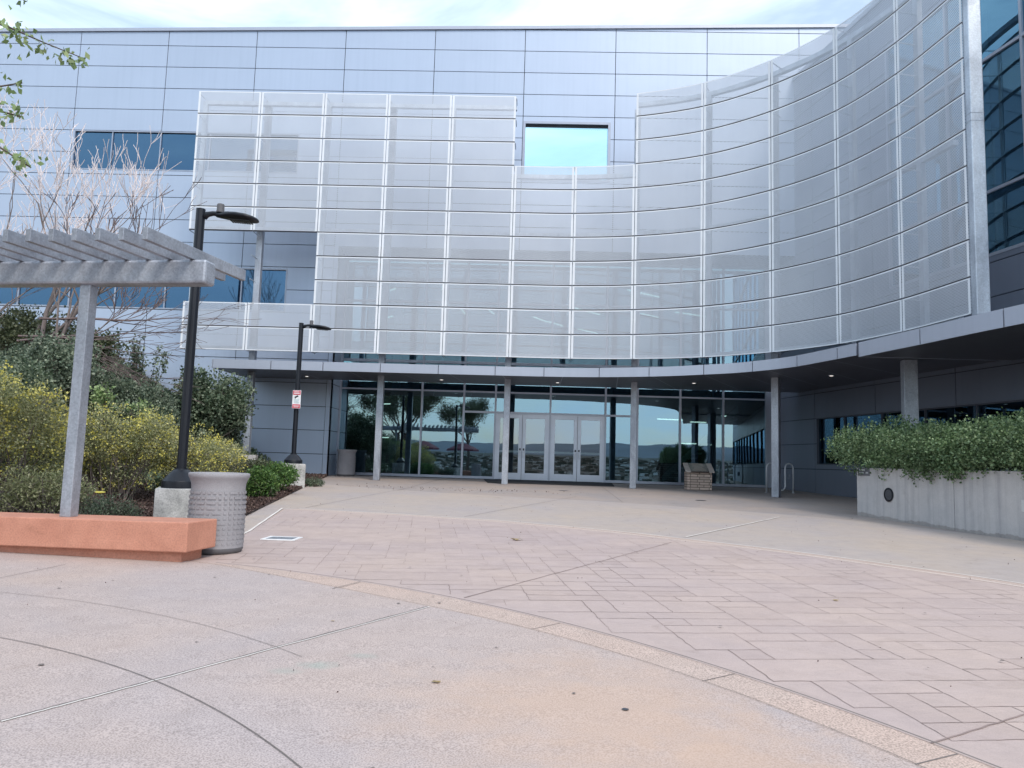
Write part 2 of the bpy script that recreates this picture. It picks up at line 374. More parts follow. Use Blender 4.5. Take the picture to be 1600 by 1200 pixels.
def land():
    m, n, l, p = nt('valley_land')
    z = obj_noise(n, l, .012, 6, .65); r = ramp(n, [(.3, (.025, .032, .022, 1)), (.55, (.055, .05, .04, 1)), (.75, (.11, .09, .07, 1))]); l.new(z.outputs['Fac'], r.inputs['Fac'])
    l.new(r.outputs['Color'], p.inputs['Base Color']); p.inputs['Roughness'].default_value = .95
land()
simple('hill_slope', (.115, .135, .165, 1), 1, 0, .25, .002, 0)

# ------------------------------------------------------------------ ground
FZ = -0.69
def gz(x, y):
    """height of the paved plaza"""
    return FZ - .021 * (28. - min(y, 28.))
def gzp(x, y): return gz(x, y)

def sheet(name, poly, lift, mat, label=None):
    b = MB(); b.add([(x, y, gz(x, y) + lift) for x, y in poly], [tuple(range(len(poly)))])
    o = b.build(name, mat); o['kind'] = 'structure'
    me = o.data
    if me.polygons[0].normal.z < 0: me.flip_normals()
    return o
def arc(cx, cy, r, a0, a1, n=60):
    return [(cx + r * math.cos(R(a0 + (a1 - a0) * i / n)), cy + r * math.sin(R(a0 + (a1 - a0) * i / n))) for i in range(n + 1)]
def spline(P, n=8):
    P = [np.array(p, float) for p in P]; Q = [2 * P[0] - P[1]] + P + [2 * P[-1] - P[-2]]; o = []
    for i in range(1, len(Q) - 2):
        for k in range(n):
            t = k / n; a, b, c, d = Q[i - 1:i + 3]
            o.append(tuple(.5 * (2 * b + (c - a) * t + (2 * a - 5 * b + 4 * c - d) * t * t + (3 * b - a - 3 * c + d) * t ** 3)))
    o.append(tuple(P[-1])); return o

# ground as one sheet from the plaza to the horizon: a plain, a drop behind the viewer, a valley and a ridge
def land_h(x, y):
    if y > -12: 
        h = gz(x, y)
        if y > 60 or abs(x) > 60: h -= 0.0
        return h - .02
    d = -12 - y
    h = gz(x, -12) - 62 * (1 - math.exp(-d / 130.)) + max(0, d - 1200) * .034
    return h
xs = sorted(set([-9000, -6000, -4000, -2500, -1500, -900, -500, -250, -120, -60, -30, -15, 0, 15, 30, 60, 120, 250, 500, 900, 1500, 2500, 4000, 6000, 9000]))
ys = sorted(set([-9000, -7000, -5500, -4500, -3500, -2500, -1800, -1200, -800, -500, -300, -200, -120, -80, -55, -40, -30, -24, -18, -14, -12, 0, 14, 28, 60, 150, 600, 3000, 9000]))
V = []; F = []
for y in ys:
    for x in xs: V.append((x, y, land_h(x, y)))
nx = len(xs)
for j in range(len(ys) - 1):
    for i in range(nx - 1): F.append((j * nx + i, j * nx + i + 1, (j + 1) * nx + i + 1, (j + 1) * nx + i))
b = MB(); b.add(V, F); o = b.build('ground', 'valley_land'); o['kind'] = 'structure'
# ridge of hills beyond the valley
b = MB(); W = 90; V = []; F = []
for i in range(W + 1):
    x = -9000 + 18000 * i / W
    hh = 105 + 70 * mnoise.noise(Vector((x * .0006, 3.1, 0))) + 35 * mnoise.noise(Vector((x * .0022, 9.1, 0))) + 14 * mnoise.noise(Vector((x * .007, 2.1, 0)))
    for y, k in ((-4300, 0), (-4700, .35), (-5200, .75), (-5600, 1), (-6300, .6), (-7200, 0)):
        V.append((x, y + 60 * mnoise.noise(Vector((x * .002, y * .01, 0))), 30 + (hh + 10) * k))
for i in range(W):
    for j in range(5): F.append((i * 6 + j, (i + 1) * 6 + j, (i + 1) * 6 + j + 1, i * 6 + j + 1))
b.add(V, F); o = b.build('hills', 'hill_slope', smooth=True); o['kind'] = 'structure'
# far town in the valley (read only as a speckle in the glass)
rng = np.random.default_rng(5); b = MB()
for i in range(6500):
    y = -(350 + 3600 * rng.random() ** .9); x = rng.uniform(-1, 1) * (200 + .6 * -y); w = rng.uniform(8, 26) * (1 if rng.random() < .93 else 2.4); h = rng.uniform(3, 9); z = land_h(x, y)
    b.box((x, y, z - 3), (x + w, y + w * .8, z + h))
tag(b.build('far_town', 'town_walls'), 'pale low buildings scattered over the far valley, seen in the glass', 'town', None, 'stuff')

# paving sheets
sheet('plaza_apron', [(-12, 7.9), (-60, 7.9), (-60, -11.5), (60, -11.5), (60, 27.99), (-12, 27.99)], 0, 'concrete_apron')
APR = [(-7.2, 23.6), (-6.6, 22.3), (-4.71, 20.9), (-2.5, 19.75), (-0.46, 19.0), (1.11, 18.55), (2.9, 17.7), (5.15, 16.3), (6.57, 15.0), (7.9, 12.6), (8.9, 9.5), (9.4, 6), (9.4, 0), (8.5, -6), (6, -11)]
ap = spline(APR); sheet('pavement_grey', ap + [(-7, -11), (-12, 0), (-12, 7.9), (-3.95, 7.95), (-4.6, 12.5), (-5.53, 16.3), (-6.3, 21.1)], .004, 'concrete_grey')
BCK = [(-4.54, 13.94), (-4.41, 13.62), (-2.82, 13.29), (-1.05, 12.78), (-0.29, 12.45), (1.09, 11.67), (1.95, 11.0), (3.14, 10.0), (4.08, 9.0), (5.0, 7.8), (6.1, 5.8), (6.8, 3.6), (7.0, 0), (6.5, -4), (4.5, -9)]
bk = spline(BCK[1:])
# narrow band behind the stamped paving
bk2 = [(x + .30 * .62, y + .30 * .75) for x, y in bk]
sheet('pavement_band', bk2 + [(-3, -9), (-8, 0), (-3.6, 9.0), (-3.79, 10.24), (-4.45, 13.6)], .008, 'concrete_band')
sheet('pavement_stamped', bk + [(-3, -9), (-8, 0), (-3.60, 8.9), (-3.79, 10.24), (-4.41, 13.6)], .012, 'stamped_concrete')
fu = arc(-5.83, -.71, 8.74, 110, -75, 110)
sheet('pavement_edge_band', fu + [(-12, -9), (-12, 7)], .016, 'concrete_band')
fl = arc(-4.77, 0, 7.18, 60, -70, 90)
LO = spline([(-3.9, 7.85), (-3.1, 7.50), (-2.4, 7.08), (-1.8, 6.68), (-1.25, 6.30), (-.86, 6.02)]) + [p for p in fl if p[0] > -.83]
sheet('pavement_front', LO + [(-12, -8), (-12, 7.85)], .020, 'concrete_front')

def ribbon(b, P, w, lift):
    P = [np.array(p, float) for p in P]; vs = []
    for i, p in enumerate(P):
        t = P[min(i + 1, len(P) - 1)] - P[max(i - 1, 0)]; t /= np.linalg.norm(t) + 1e-9; nn = np.array((-t[1], t[0])) * w * .5
        for q in (p + nn, p - nn): vs.append((q[0], q[1], gz(*q) + lift))
    b.add(vs, [(2 * i, 2 * i + 1, 2 * i + 3, 2 * i + 2) for i in range(len(P) - 1)])
def wob(P, n=12, a=.006, seed=0):
    rr = random.Random(seed); o = []
    for p, q in zip(P, P[1:]):
        for k in range(n):
            t = k / n; o.append((p[0] + (q[0] - p[0]) * t + rr.uniform(-a, a), p[1] + (q[1] - p[1]) * t + rr.uniform(-a, a)))
    return o + [P[-1]]
b = MB()
ribbon(b, arc(-5.83, -.71, 8.745, 72, -60, 120), .014, .0245)
ribbon(b, [p for p in LO], .006, .0245)
ribbon(b, wob([(-2.27 - 2.0, 3.34 - 3.2), (-2.27, 3.34), (-1.92, 3.95), (-.77, 5.94)], 20, .004), .009, .0245)
ribbon(b, arc(-5.18, -.73, 5.718, 112, 30, 60), .006, .0245)
ribbon(b, arc(-5.32, 0, 6.015, 105, 48, 50), .004, .0245)
ribbon(b, wob([(-4.9, 6.0), (-4.5, 6.45), (-4.40, 7.2)], 8, .003), .007, .0245)
ribbon(b, wob([(-1.66, 6.50), (-1.5, 6.86)], 4, .003), .010, .0245)
for a in (46, 36.5, 28.3, 15): ribbon(b, [(-5.83 + r * math.cos(R(a)), -.71 + r * math.sin(R(a))) for r in (8.735, 8.5, 7.9)], .009, .0175)
b.build('paving_joints', 'joint_line')['kind'] = 'structure'
b = MB(); ribbon(b, wob([(-2.262, 3.332 - .0), (-1.906, 3.942), (-.755, 5.932)], 20, .004), .012, .0240); ribbon(b, arc(-5.83, -.71, 8.756, 20, -60, 60), .012, .0240); b.build('joint_lip', 'joint_pale')['kind'] = 'structure'
b = MB()
ribbon(b, wob([(-.53, 6.35), (.7, 8.45), (1.95, 10.6)], 10, .006), .010, .0165)
ribbon(b, wob([(1.81, 3.55), (2.49, 3.98), (4.6, 5.3), (6.3, 6.3)], 10, .006), .010, .0165)
b.build('stamped_joints', 'stamp_line')['kind'] = 'structure'
# ashlar pattern of the stamped paving
def inside(x, y, poly):
    c = False; j = len(poly) - 1
    for i in range(len(poly)):
        (xi, yi), (xj, yj) = poly[i], poly[j]
        if (yi > y) != (yj > y) and x < (xj - xi) * (y - yi) / (yj - yi) + xi: c = not c
        j = i
    return c
STP = bk + [(-3, -9), (-8, 0), (-3.60, 8.9), (-3.79, 10.24), (-4.41, 13.6)]
rr = random.Random(12); U = .215; NXc, NYc = 74, 84; occ = {}; k = 0; STN = []
for j in range(NYc):
    for i in range(NXc):
        if (i, j) in occ: continue
        w, h = rr.choice(((2, 1), (1, 1), (2, 2), (3, 1), (2, 2), (1, 2), (2, 1), (3, 2)))
        while any((i + a, j + c) in occ for a in range(w) for c in range(h)): w, h = (w - 1, h) if w > 1 else (1, h - 1)
        for a in range(w):
            for c in range(h): occ[(i + a, j + c)] = k
        STN.append((i, j, w, h)); k += 1
b = MB(); ca, sa = math.cos(R(8)), math.sin(R(8))
def gp_(i, j): x = (i - NXc * .5) * U; y = (j - NYc * .22) * U; return (1.0 + x * ca - y * sa, 4.0 + x * sa + y * ca)
nzf = lambda p: mnoise.noise(Vector((p[0] * .55, p[1] * .55, 4.)))
for j in range(NYc):
    for i in range(NXc):
        for (i2, j2, e0, e1) in ((i + 1, j, (i + 1, j), (i + 1, j + 1)), (i, j + 1, (i, j + 1), (i + 1, j + 1))):
            if occ.get((i, j)) == occ.get((i2, j2)): continue
            p, q = gp_(*e0), gp_(*e1); m = ((p[0] + q[0]) / 2, (p[1] + q[1]) / 2)
            if not (inside(*p, STP) and inside(*q, STP)) or math.dist(p, (-5.83, -.71)) < 8.8 or math.dist(q, (-5.83, -.71)) < 8.8: continue
            v = nzf(m) + rr.uniform(-.28, .28)
            if v < -.30: continue
            ribbon(b, wob([p, q], 4, .006, rr.random()), max(.0025, min(.007, .0035 + .007 * v)), .0142)
b.build('stamped_pattern', 'stamp_line')['kind'] = 'structure'
b = MB()
for i, j, w, h in STN:
    q = [gp_(i + .01, j + .01), gp_(i + w - .01, j + .01), gp_(i + w - .01, j + h - .01), gp_(i + .01, j + h - .01)]
    if all(inside(*p, STP) and math.dist(p, (-5.83, -.71)) > 8.8 for p in q): b.add([(x, y, gz(x, y) + .0129) for x, y in q], [(0, 1, 2, 3)])
b.build('stamped_stones', 'stamped_stone')['kind'] = 'structure'
b = MB()
ribbon(b, wob([(-3.72, 9.7), (-3.79, 10.24), (-4.5, 13.75)], 8, .004), .035, .0205)
ribbon(b, wob([(2.3, 11.35), (4.97, 15.4)], 8, .004), .03, .0125)
ribbon(b, bk2, .025, .0125); ribbon(b, bk, .02, .0205)
b.build('pale_joints', 'joint_pale')['kind'] = 'structure'
b = MB()
for a in (96, 84, 70):
    c = (-5.5, 1.4); ribbon(b, wob([(c[0] + r * math.cos(R(a)), c[1] + r * math.sin(R(a))) for r in (12.7, 19.5)], 10, .004), .012, .0125)
for P in ([(-3.5, 19.9), (-3.2, 27.9)], [(2.2, 18.3), (2.4, 27.9)], [(-7, 24.2), (6.5, 23.2)]): ribbon(b, P, .012, .0045)
b.build('apron_joints', 'joint_line')['kind'] = 'structure'

# planting bed on the left
def edge_x(y): return -4.65 - .178 * (y - 12.5) if y > 12.5 else -4.0 - .65 * (y - 8) / 4.5
def bed_z(x, y):
    d = edge_x(y) - x; k = .14 + .44 * max(0, min(1, (y - 11) / 15.))
    r = .03 + .03 * max(0, d) + k * max(0, d - 1.6)
    r = min(r, 4.4 - 1.2 * math.exp(-max(0, d) / 6))
    return gz(x, y) + r + .03 * mnoise.noise(Vector((x * 1.3, y * 1.3, 0))) * min(1, max(0, d))
V = []; F = []; NX, NY = 60, 60
for j in range(NY + 1):
    y = 8.02 + (27.1 - 8.02) * j / NY
    for i in range(NX + 1):
        t = (i / NX) ** 1.6; x = edge_x(y) - 26 * t
        V.append((x, y, bed_z(x, y)))
for j in range(NY):
    for i in range(NX): a = j * (NX + 1) + i; F.append((a, a + NX + 1, a + NX + 2, a + 1))
b = MB(); b.add(V, F); b.build('planting_bed_soil', 'soil', smooth=True)['kind'] = 'structure'

def leaf_arrays(P, N, size, rng, aspect=.42, jitter=.9):
    """rhombic folded leaves at P pointing roughly along N"""
    n = len(P); size = size * rng.uniform(.6, 1.25, n)[:, None]
    D = N + rng.normal(0, jitter, (n, 3)); D /= np.linalg.norm(D, axis=1)[:, None] + 1e-9
    U = rng.normal(0, 1, (n, 3)); S = np.cross(D, U); S /= np.linalg.norm(S, axis=1)[:, None] + 1e-9
    T = np.cross(S, D)
    a = P; bq = P + D * size * .5 + S * size * aspect + T * size * .12; c = P + D * size; d = P + D * size * .5 - S * size * aspect + T * size * .12
    V = np.stack([a, bq, c, d], 1).reshape(-1, 3); F = np.arange(4 * n).reshape(-1, 4)
    return V, F
rng = np.random.default_rng(11)
# bark chips
n = 60000
yy = rng.uniform(8.1, 26.5, n) ; yy = 8.1 + (yy - 8.1) ** 1.0; dd = rng.random(n) ** 1.5 * 6
X = np.array([edge_x(y) for y in yy]) - dd - .03
P = np.array([(x, y, bed_z(x, y) + .012) for x, y in zip(X, yy)])
V, F = leaf_arrays(P, np.tile((0, 0, .25), (n, 1)), .055, rng, .3, .8)
o = npmesh('bark_chips', V, F, 'bark_mulch'); tag(o, 'reddish brown bark chips strewn over the planting bed', 'mulch', None, 'stuff')
# leaf litter on paving near drip of the columns
n = 150; P = np.array([(x, y, gz(x, y) + .02) for x, y in zip(rng.normal(-2.2, 1.6, n), rng.normal(21.0, .5, n))])
V, F = leaf_arrays(P, np.tile((0, 0, .1), (n, 1)), .035, rng, .35, .5)
tag(npmesh('dry_litter', V, F, 'bark_mulch'), 'small dark specks of litter on the apron before the doors', 'litter', None, 'stuff')

# ------------------------------------------------------------------ building
BO = (0, 26.7, FZ)
bld = empty('office_building', BO, 'large metal-panelled building with curved perforated screen over its glass entrance', 'building')
def bp(mb, name, mat, parent=None, **k): return mb.build(name, mat, parent or bld, BO, **k)
WY = 26.7
def coping(x): return 15.77 + .0205 * (x + 20)

def panel_wall(mbp, mbb, frame, s0, s1, zlist, slist, holes, ztop, gap=.012):
    """frame(s,z,d)->xyz ; rectangular panels with open joints over a dark backing; holes = (s0,s1,z0,z1)"""
    def cut(rects, h):
        o = []
        for a, b_, c, d in rects:
            ha, hb, hc, hd = h
            if hb <= a or ha >= b_ or hd <= c or hc >= d: o.append((a, b_, c, d)); continue
            if ha > a: o.append((a, ha, c, d))
            if hb < b_: o.append((hb, b_, c, d))
            x0, x1 = max(a, ha), min(b_, hb)
            if hc > c: o.append((x0, x1, c, hc))
            if hd < d: o.append((x0, x1, hd, d))
        return o
    def emitq(mb, a, b_, c, d, t0, t1):
        def zc(s, z): return min(z, ztop(s))
        if c >= min(ztop(a), ztop(b_)) - .02: return
        vs = [frame(a, c, t0), frame(b_, c, t0), frame(b_, zc(b_, d), t0), frame(a, zc(a, d), t0), frame(a, c, t1), frame(b_, c, t1), frame(b_, zc(b_, d), t1), frame(a, zc(a, d), t1)]
        mb.add(vs, [(0, 1, 2, 3), (7, 6, 5, 4), (0, 4, 5, 1), (1, 5, 6, 2), (2, 6, 7, 3), (3, 7, 4, 0)])
    S = [s0] + [s for s in slist if s0 < s < s1] + [s1]; Z = zlist
    for i in range(len(S) - 1):
        for j in range(len(Z) - 1):
            rs = [(S[i] + gap, S[i + 1] - gap, Z[j] + gap, Z[j + 1] - gap)]
            for h in holes: rs = cut(rs, h)
            for r in rs:
                if r[1] - r[0] > .02 and r[3] - r[2] > .02: emitq(mbp, *r, 0, .03)
    rs = [(s0, s1, Z[0], Z[-1])]
    for h in holes: rs = cut(rs, (h[0] - .0, h[1] + .0, h[2] - .0, h[3] + .0))
    for r in rs: emitq(mbb, *r, .045, .25)
rows = [15.22 - .8428 * k for k in range(-2, 20)][::-1]
rows = [FZ - .1] + [z for z in rows if z > FZ + .05]
SE = [-.67 + 3.37 * k for k in range(-12, 6)]
W1 = (-17.45, -8.95, 10.33, 11.84); W2 = (-27.0, -9.08, 5.12, 6.72); W3 = (-.66, 2.56, 10.22, 12.50)
fr = lambda s, z, d: (s, WY + d, z)
pw, bw = MB(), MB()
panel_wall(pw, bw, fr, -31, -7.41, rows, SE, [W1, W2], coping)
panel_wall(pw, bw, fr, -7.41, -7.25, [z for z in rows if z < 7.6] + [7.62], [], [], lambda s_: 99, .004)
up = [7.62] + [z for z in rows if z > 7.9]
panel_wall(pw, bw, fr, -7.41, 16, up, SE, [W1, W3], coping)
fw = bp(pw, 'front_wall', 'panel_paint'); fb = bp(bw, 'wall_backing', 'joint_dark', fw)
# top coping
b = MB(); b.add([(-31, WY - .06, coping(-31) - .1), (16, WY - .06, coping(16) - .1), (16, WY - .06, coping(16) + .02), (-31, WY - .06, coping(-31) + .02),
                 (-31, WY + .35, coping(-31) - .1), (16, WY + .35, coping(16) - .1), (16, WY + .35, coping(16) + .02), (-31, WY + .35, coping(-31) + .02)],
                [(0, 1, 2, 3), (7, 6, 5, 4), (3, 2, 6, 7), (0, 4, 5, 1), (1, 5, 6, 2), (0, 3, 7, 4)])
bp(b, 'coping', 'fascia_paint')
# recess: return wall and soffit
pw, bw = MB(), MB()
panel_wall(pw, bw, lambda s, z, d: (-7.25 - d, s, z), WY + .04, 28.12, [z for z in rows if z < 7.6] + [7.62], [], [], lambda s: 99)
bp(pw, 'return_wall', 'panel_paint'); bp(bw, 'return_backing', 'joint_dark')
b = MB(); b.box((-7.24, WY + .26, 7.58), (9.2, 28.3, 7.7)); b.box((-7.24, WY, 7.585), (9.2, WY + .25, 7.617)); bp(b, 'recess_soffit', 'soffit_metal')
# right (side) wall
D = np.array((.1891, -.98195)); N_ = np.array((.98195, .1891)); B0 = np.array((9.24, 26.7))
def fs(s, z, d): p = B0 + D * s + N_ * d; return (p[0], p[1], z)
H1 = (1.26, 22.0, .20, 1.74); H2 = (5.1, 22.0, 5.26, 12.6)
pw, bw = MB(), MB(); SS = [1.15 + 3.2 * k for k in range(-1, 8)]
lo = [z for z in rows if z < 14.1] + [14.3]
panel_wall(pw, bw, fs, -1.4, 22, lo, SS, [H1, H2], lambda s: 14.3)
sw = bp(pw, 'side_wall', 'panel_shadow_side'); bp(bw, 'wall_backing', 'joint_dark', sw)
b = MB(); b.add([fs(-1.4, 14.2, -.05), fs(22, 14.2, -.05), fs(22, 14.34, -.05), fs(-1.4, 14.34, -.05), fs(-1.4, 14.2, .4), fs(22, 14.2, .4), fs(22, 14.34, .4), fs(-1.4, 14.34, .4)],
                [(0, 1, 2, 3), (7, 6, 5, 4), (3, 2, 6, 7), (0, 4, 5, 1), (1, 5, 6, 2), (0, 3, 7, 4)]); bp(b, 'side_coping', 'fascia_paint')

# windows of the front wall
def window(name, hole, frame, muls, mat, depth=.07, fw_=.05, hz=(), fmat='aluminium', label=None, glass_d=.06):
    a, c, z0, z1 = hole; f = MB()
    def bx(s0, s1, q0, q1, d0, d1):
        vs = [frame(s0, q0, d0), frame(s1, q0, d0), frame(s1, q1, d0), frame(s0, q1, d0), frame(s0, q0, d1), frame(s1, q0, d1), frame(s1, q1, d1), frame(s0, q1, d1)]
        f.add(vs, [(0, 1, 2, 3), (7, 6, 5, 4), (0, 4, 5, 1), (1, 5, 6, 2), (2, 6, 7, 3), (3, 7, 4, 0)])
    bx(a, c, z0, z0 + fw_, -.012, depth); bx(a, c, z1 - fw_, z1, -.012, depth); bx(a, a + fw_, z0 + fw_, z1 - fw_, -.012, depth); bx(c - fw_, c, z0 + fw_, z1 - fw_, -.012, depth)
    hz = sorted(hz); m2 = sorted(muls)
    for m in m2: bx(m - fw_ / 2, m + fw_ / 2, z0 + fw_, z1 - fw_, .01, depth)
    for h in hz:
        E = [a + fw_] + [q for m in m2 for q in (m - fw_ / 2, m + fw_ / 2)] + [c - fw_]
        for k in range(0, len(E), 2): bx(E[k], E[k + 1], h - fw_ / 2, h + fw_ / 2, .0, depth)
    w = bp(f, name, fmat)
    if label: w['label'] = label
    E = [a] + m2 + [c]; Zs = [z0] + list(hz) + [z1]
    for k in range(len(E) - 1):
        for j in range(len(Zs) - 1):
            g = MB(); q = .004
            vs = [frame(E[k] + q, Zs[j] + q, glass_d), frame(E[k + 1] - q, Zs[j] + q, glass_d), frame(E[k + 1] - q, Zs[j + 1] - q, glass_d), frame(E[k] + q, Zs[j + 1] - q, glass_d)]
            g.add(vs, [(0, 1, 2, 3)]); bp(g, 'pane', mat, w)
    return w
window('window', W1, fr, [-16.0, -14.16, -12.3, -10.6], 'glass_blue', fw_=.04, label='upper left dark blue window band, running behind the screen')
window('window', W2, fr, [-25, -23.0, -21, -19.0, -17.1, -15.4, -13.55, -12.3, -10.75], 'glass_blue', fw_=.05, label='lower left blue window band with dark upright strips')
window('window', W3, fr, [], 'glass_clear', depth=.24, fw_=.09, label='square bright window above the screen, open to the sky behind', glass_d=.2)
b = MB(); b.box((-.57, WY + .10, 12.335), (2.47, WY + .16, 12.405)); bp(b, 'blind_box', 'joint_dark')
b = MB()
for x in (-11.6, -11.35, -9.55, -9.3, -14.9, -18.5): b.box((x, WY + .18, 5.15), (x + .17, WY + .22, 6.68))  # dark upright strips behind the glass of the lower band
bp(b, 'window_strip', 'joint_dark')
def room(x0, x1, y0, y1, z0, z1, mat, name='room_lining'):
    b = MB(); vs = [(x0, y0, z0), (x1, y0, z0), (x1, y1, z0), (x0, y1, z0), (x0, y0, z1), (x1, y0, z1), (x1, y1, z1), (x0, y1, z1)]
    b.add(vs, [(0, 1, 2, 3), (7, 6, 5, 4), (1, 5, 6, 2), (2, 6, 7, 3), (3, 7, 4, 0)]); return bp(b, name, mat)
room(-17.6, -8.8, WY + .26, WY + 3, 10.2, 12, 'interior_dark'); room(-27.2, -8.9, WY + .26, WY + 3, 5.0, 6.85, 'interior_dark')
# side windows
window('side_window', H1, fs, [2.77, 4.6, 6.4, 8.2, 10.0, 11.8, 13.6, 15.4, 17.2, 19], 'glass_side', fw_=.035, fmat='soffit_metal', label='low ribbon window behind the hedge')
window('curtain_wall', H2, fs, [7.5, 9.9, 12.3, 14.7, 17.1, 19.5], 'glass_curtain', depth=.12, fw_=.075, hz=(6.87, 10.24), fmat='fascia_paint', label='tall dark blue glass wall right of the screen')
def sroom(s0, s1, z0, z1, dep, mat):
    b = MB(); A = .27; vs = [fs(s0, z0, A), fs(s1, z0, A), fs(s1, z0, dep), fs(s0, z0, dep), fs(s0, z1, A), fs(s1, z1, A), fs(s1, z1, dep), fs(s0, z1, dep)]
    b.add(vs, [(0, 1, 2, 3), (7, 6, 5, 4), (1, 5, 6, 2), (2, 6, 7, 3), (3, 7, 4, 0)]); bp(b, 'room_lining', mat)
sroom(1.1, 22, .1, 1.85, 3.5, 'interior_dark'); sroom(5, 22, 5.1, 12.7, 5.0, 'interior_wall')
b = MB()
for s in (7.2, 8.6, 9.3, 11.5, 13): b.add([fs(s, 5.2, 1.4), fs(s + .22, 5.2, 1.4), fs(s + .22, 12.6, 1.4), fs(s, 12.6, 1.4)], [(0, 1, 2, 3)])
bp(b, 'inner_column', 'interior_light')

# entrance glazing
SY = 28.0; MX = [-7.22, -5.70, -4.15, -2.58, -1.40, .64, 2.68, 3.86, 5.43, 7.01, 8.58]
sf = MB(); FB = FZ + .02
def mbar(x0, x1, z0, z1, d0=-.06, d1=.06): sf.box((x0, SY + d0, z0), (x1, SY + d1, z1))
for i, x in enumerate(MX): mbar(x - .035, x + .035, FB, 7.58)
def hbar(z, i0, i1, h=.03, d0=-.055, d1=.055):
    for i in range(i0, i1): mbar(MX[i] + .035, MX[i + 1] - .035, z - h, z + h, d0, d1)
hbar(FB + .045, 0, 4, .045); hbar(FB + .045, 6, 10, .045)
hbar(2.54, 0, 10); hbar(1.79, 3, 7, .035); hbar(3.62, 0, 10, .05); hbar(5.9, 0, 10); hbar(7.5, 0, 10, .05)
mbar(8.615, 9.05, FB, 7.58, -.05, .05)
store = bp(sf, 'storefront', 'aluminium'); store['label'] = 'double-height aluminium glazing grid around the doors'
ZB = {0: [FB, 2.54, 3.62, 5.9, 7.5]}
for i in range(10):
    zs = [FB + .05, 2.54, 3.62, 5.9, 7.5] if i not in (3, 4, 5, 6) else ([FB + .05, 1.79, 2.54, 3.62, 5.9, 7.5] if i in (3, 6) else [1.79, 2.54, 3.62, 5.9, 7.5])
    for z0, z1 in zip(zs, zs[1:]):
        g = MB(); g.add([(MX[i] + .01, SY + .01, z0), (MX[i + 1] - .01, SY + .01, z0), (MX[i + 1] - .01, SY + .01, z1), (MX[i] + .01, SY + .01, z1)], [(0, 1, 2, 3)])
        bp(g, 'glass_pane', 'glass_store', store)
b = MB()
for i in range(10): b.box((MX[i] + .04, SY + .03, 3.16), (MX[i + 1] - .04, SY + .05, 3.30))
bp(b, 'spandrel_strip', 'soffit_metal')

# doors: two pairs
def door(x0, x1, hinge):
    z0, z1 = FB + .005, 1.735; f = MB(); st = .125
    f.box((x0, SY - .05, z0), (x0 + st, SY + .0, z1)); f.box((x1 - st, SY - .05, z0), (x1, SY + .0, z1))
    f.box((x0 + st, SY - .05, z0), (x1 - st, SY + .0, z0 + .25)); f.box((x0 + st, SY - .05, z1 - .14), (x1 - st, SY + .0, z1))
    d = bp(f, 'door', 'aluminium_light', bevel=.004)
    g = MB(); y = SY - .02; g.add([(x0 + st, y, z0 + .25), (x1 - st, y, z0 + .25), (x1 - st, y, z1 - .14), (x0 + st, y, z1 - .14)], [(0, 1, 2, 3)]); bp(g, 'pane', 'glass_door', d)
    h = MB(); h.box((x0 + st - .03, SY + .03, FB + 1.0), (x1 - st + .03, SY + .08, FB + 1.075)); h.box((x0 + st - .03, SY, FB + 1.01), (x0 + st + .02, SY + .03, FB + 1.065)); h.box((x1 - st - .02, SY, FB + 1.01), (x1 - st + .03, SY + .03, FB + 1.065)); bp(h, 'push_bar', 'white_paint', d)
    k = MB(); hx = x1 - .06 if hinge == 'l' else x0 + .06
    k.box((hx - .03, SY - .058, FB + 1.08), (hx + .03, SY - .051, FB + 1.16)); bp(k, 'lock_plate', 'black_metal', d)
    k = MB(); k.tube([(hx, SY - .05, FB + .82), (hx, SY - .11, FB + .84), (hx, SY - .11, FB + 1.02), (hx, SY - .05, FB + 1.04)], .012, 8); bp(k, 'handle', 'stainless', d)
    return d
for xa, xb in ((-1.365, .605), (.675, 2.645)):
    m = (xa + xb) / 2; door(xa + .03, m - .006, 'l'); door(m + .006, xb - .03, 'r')
b = MB()
for xa, xb in ((-1.365, .605), (.675, 2.645)):
    b.box((xa, SY - .055, FB), (xa + .028, SY + .03, 1.755)); b.box((xb - .028, SY - .055, FB), (xb, SY + .03, 1.755)); b.box((xa + .028, SY - .055, 1.738), (xb - .028, SY + .03, 1.755))
bp(b, 'door_frame', 'aluminium_light')

# interior behind the glazing
room(-7.2, 9.3, SY + .1, 38, FZ, 2.95, 'interior_dark', 'lobby_lining'); room(-7.2, 9.3, SY + .1, 38, 3.7, 7.4, 'interior_wall', 'upper_hall_lining')
b = MB()
for x in (-5.6, -1.4, 2.8, 7.0): b.box((x, 29.4, FZ), (x + .3, 29.7, 7.4))
bp(b, 'inner_column', 'interior_wall')
b = MB()
for i in range(14): b.box((5.3 + i * .2, 30.5, FZ + .2 * i), (5.6 + i * .2, 32, FZ + .2 * i + .06))
b.add([(5.2, 30.45, FZ), (8.2, 30.45, 2.2), (8.2, 30.45, 2.5), (5.2, 30.45, FZ + .3)], [(0, 1, 2, 3)]); bp(b, 'inner_stair', 'interior_light')
b = MB(); b.box((-6.9, 33, FZ), (-2, 33.7, FZ + 1.05)); b.box((5.9, 33.5, FZ), (6.6, 34, FZ + 1.9)); b.box((2.9, 30.2, FZ), (3.4, 30.8, FZ + 1.3)); bp(b, 'lobby_desk', 'interior_wall')
b = MB(); b.tube([(-7, 29, 4.55), (9, 29, 4.55)], .04); b.tube([(-7, 29, 4.3), (9, 29, 4.3)], .02); bp(b, 'inner_railing', 'interior_light')
def strip(x, y, z, L, a):
    M = Matrix.Translation((x, y, z)) @ Matrix.Rotation(R(a), 4, 'Z'); m = MB(); m.box((-.035, -L * .36, -.02), (.035, L * .36, .02), M); bp(m, 'light_strip', 'lamp_glow')
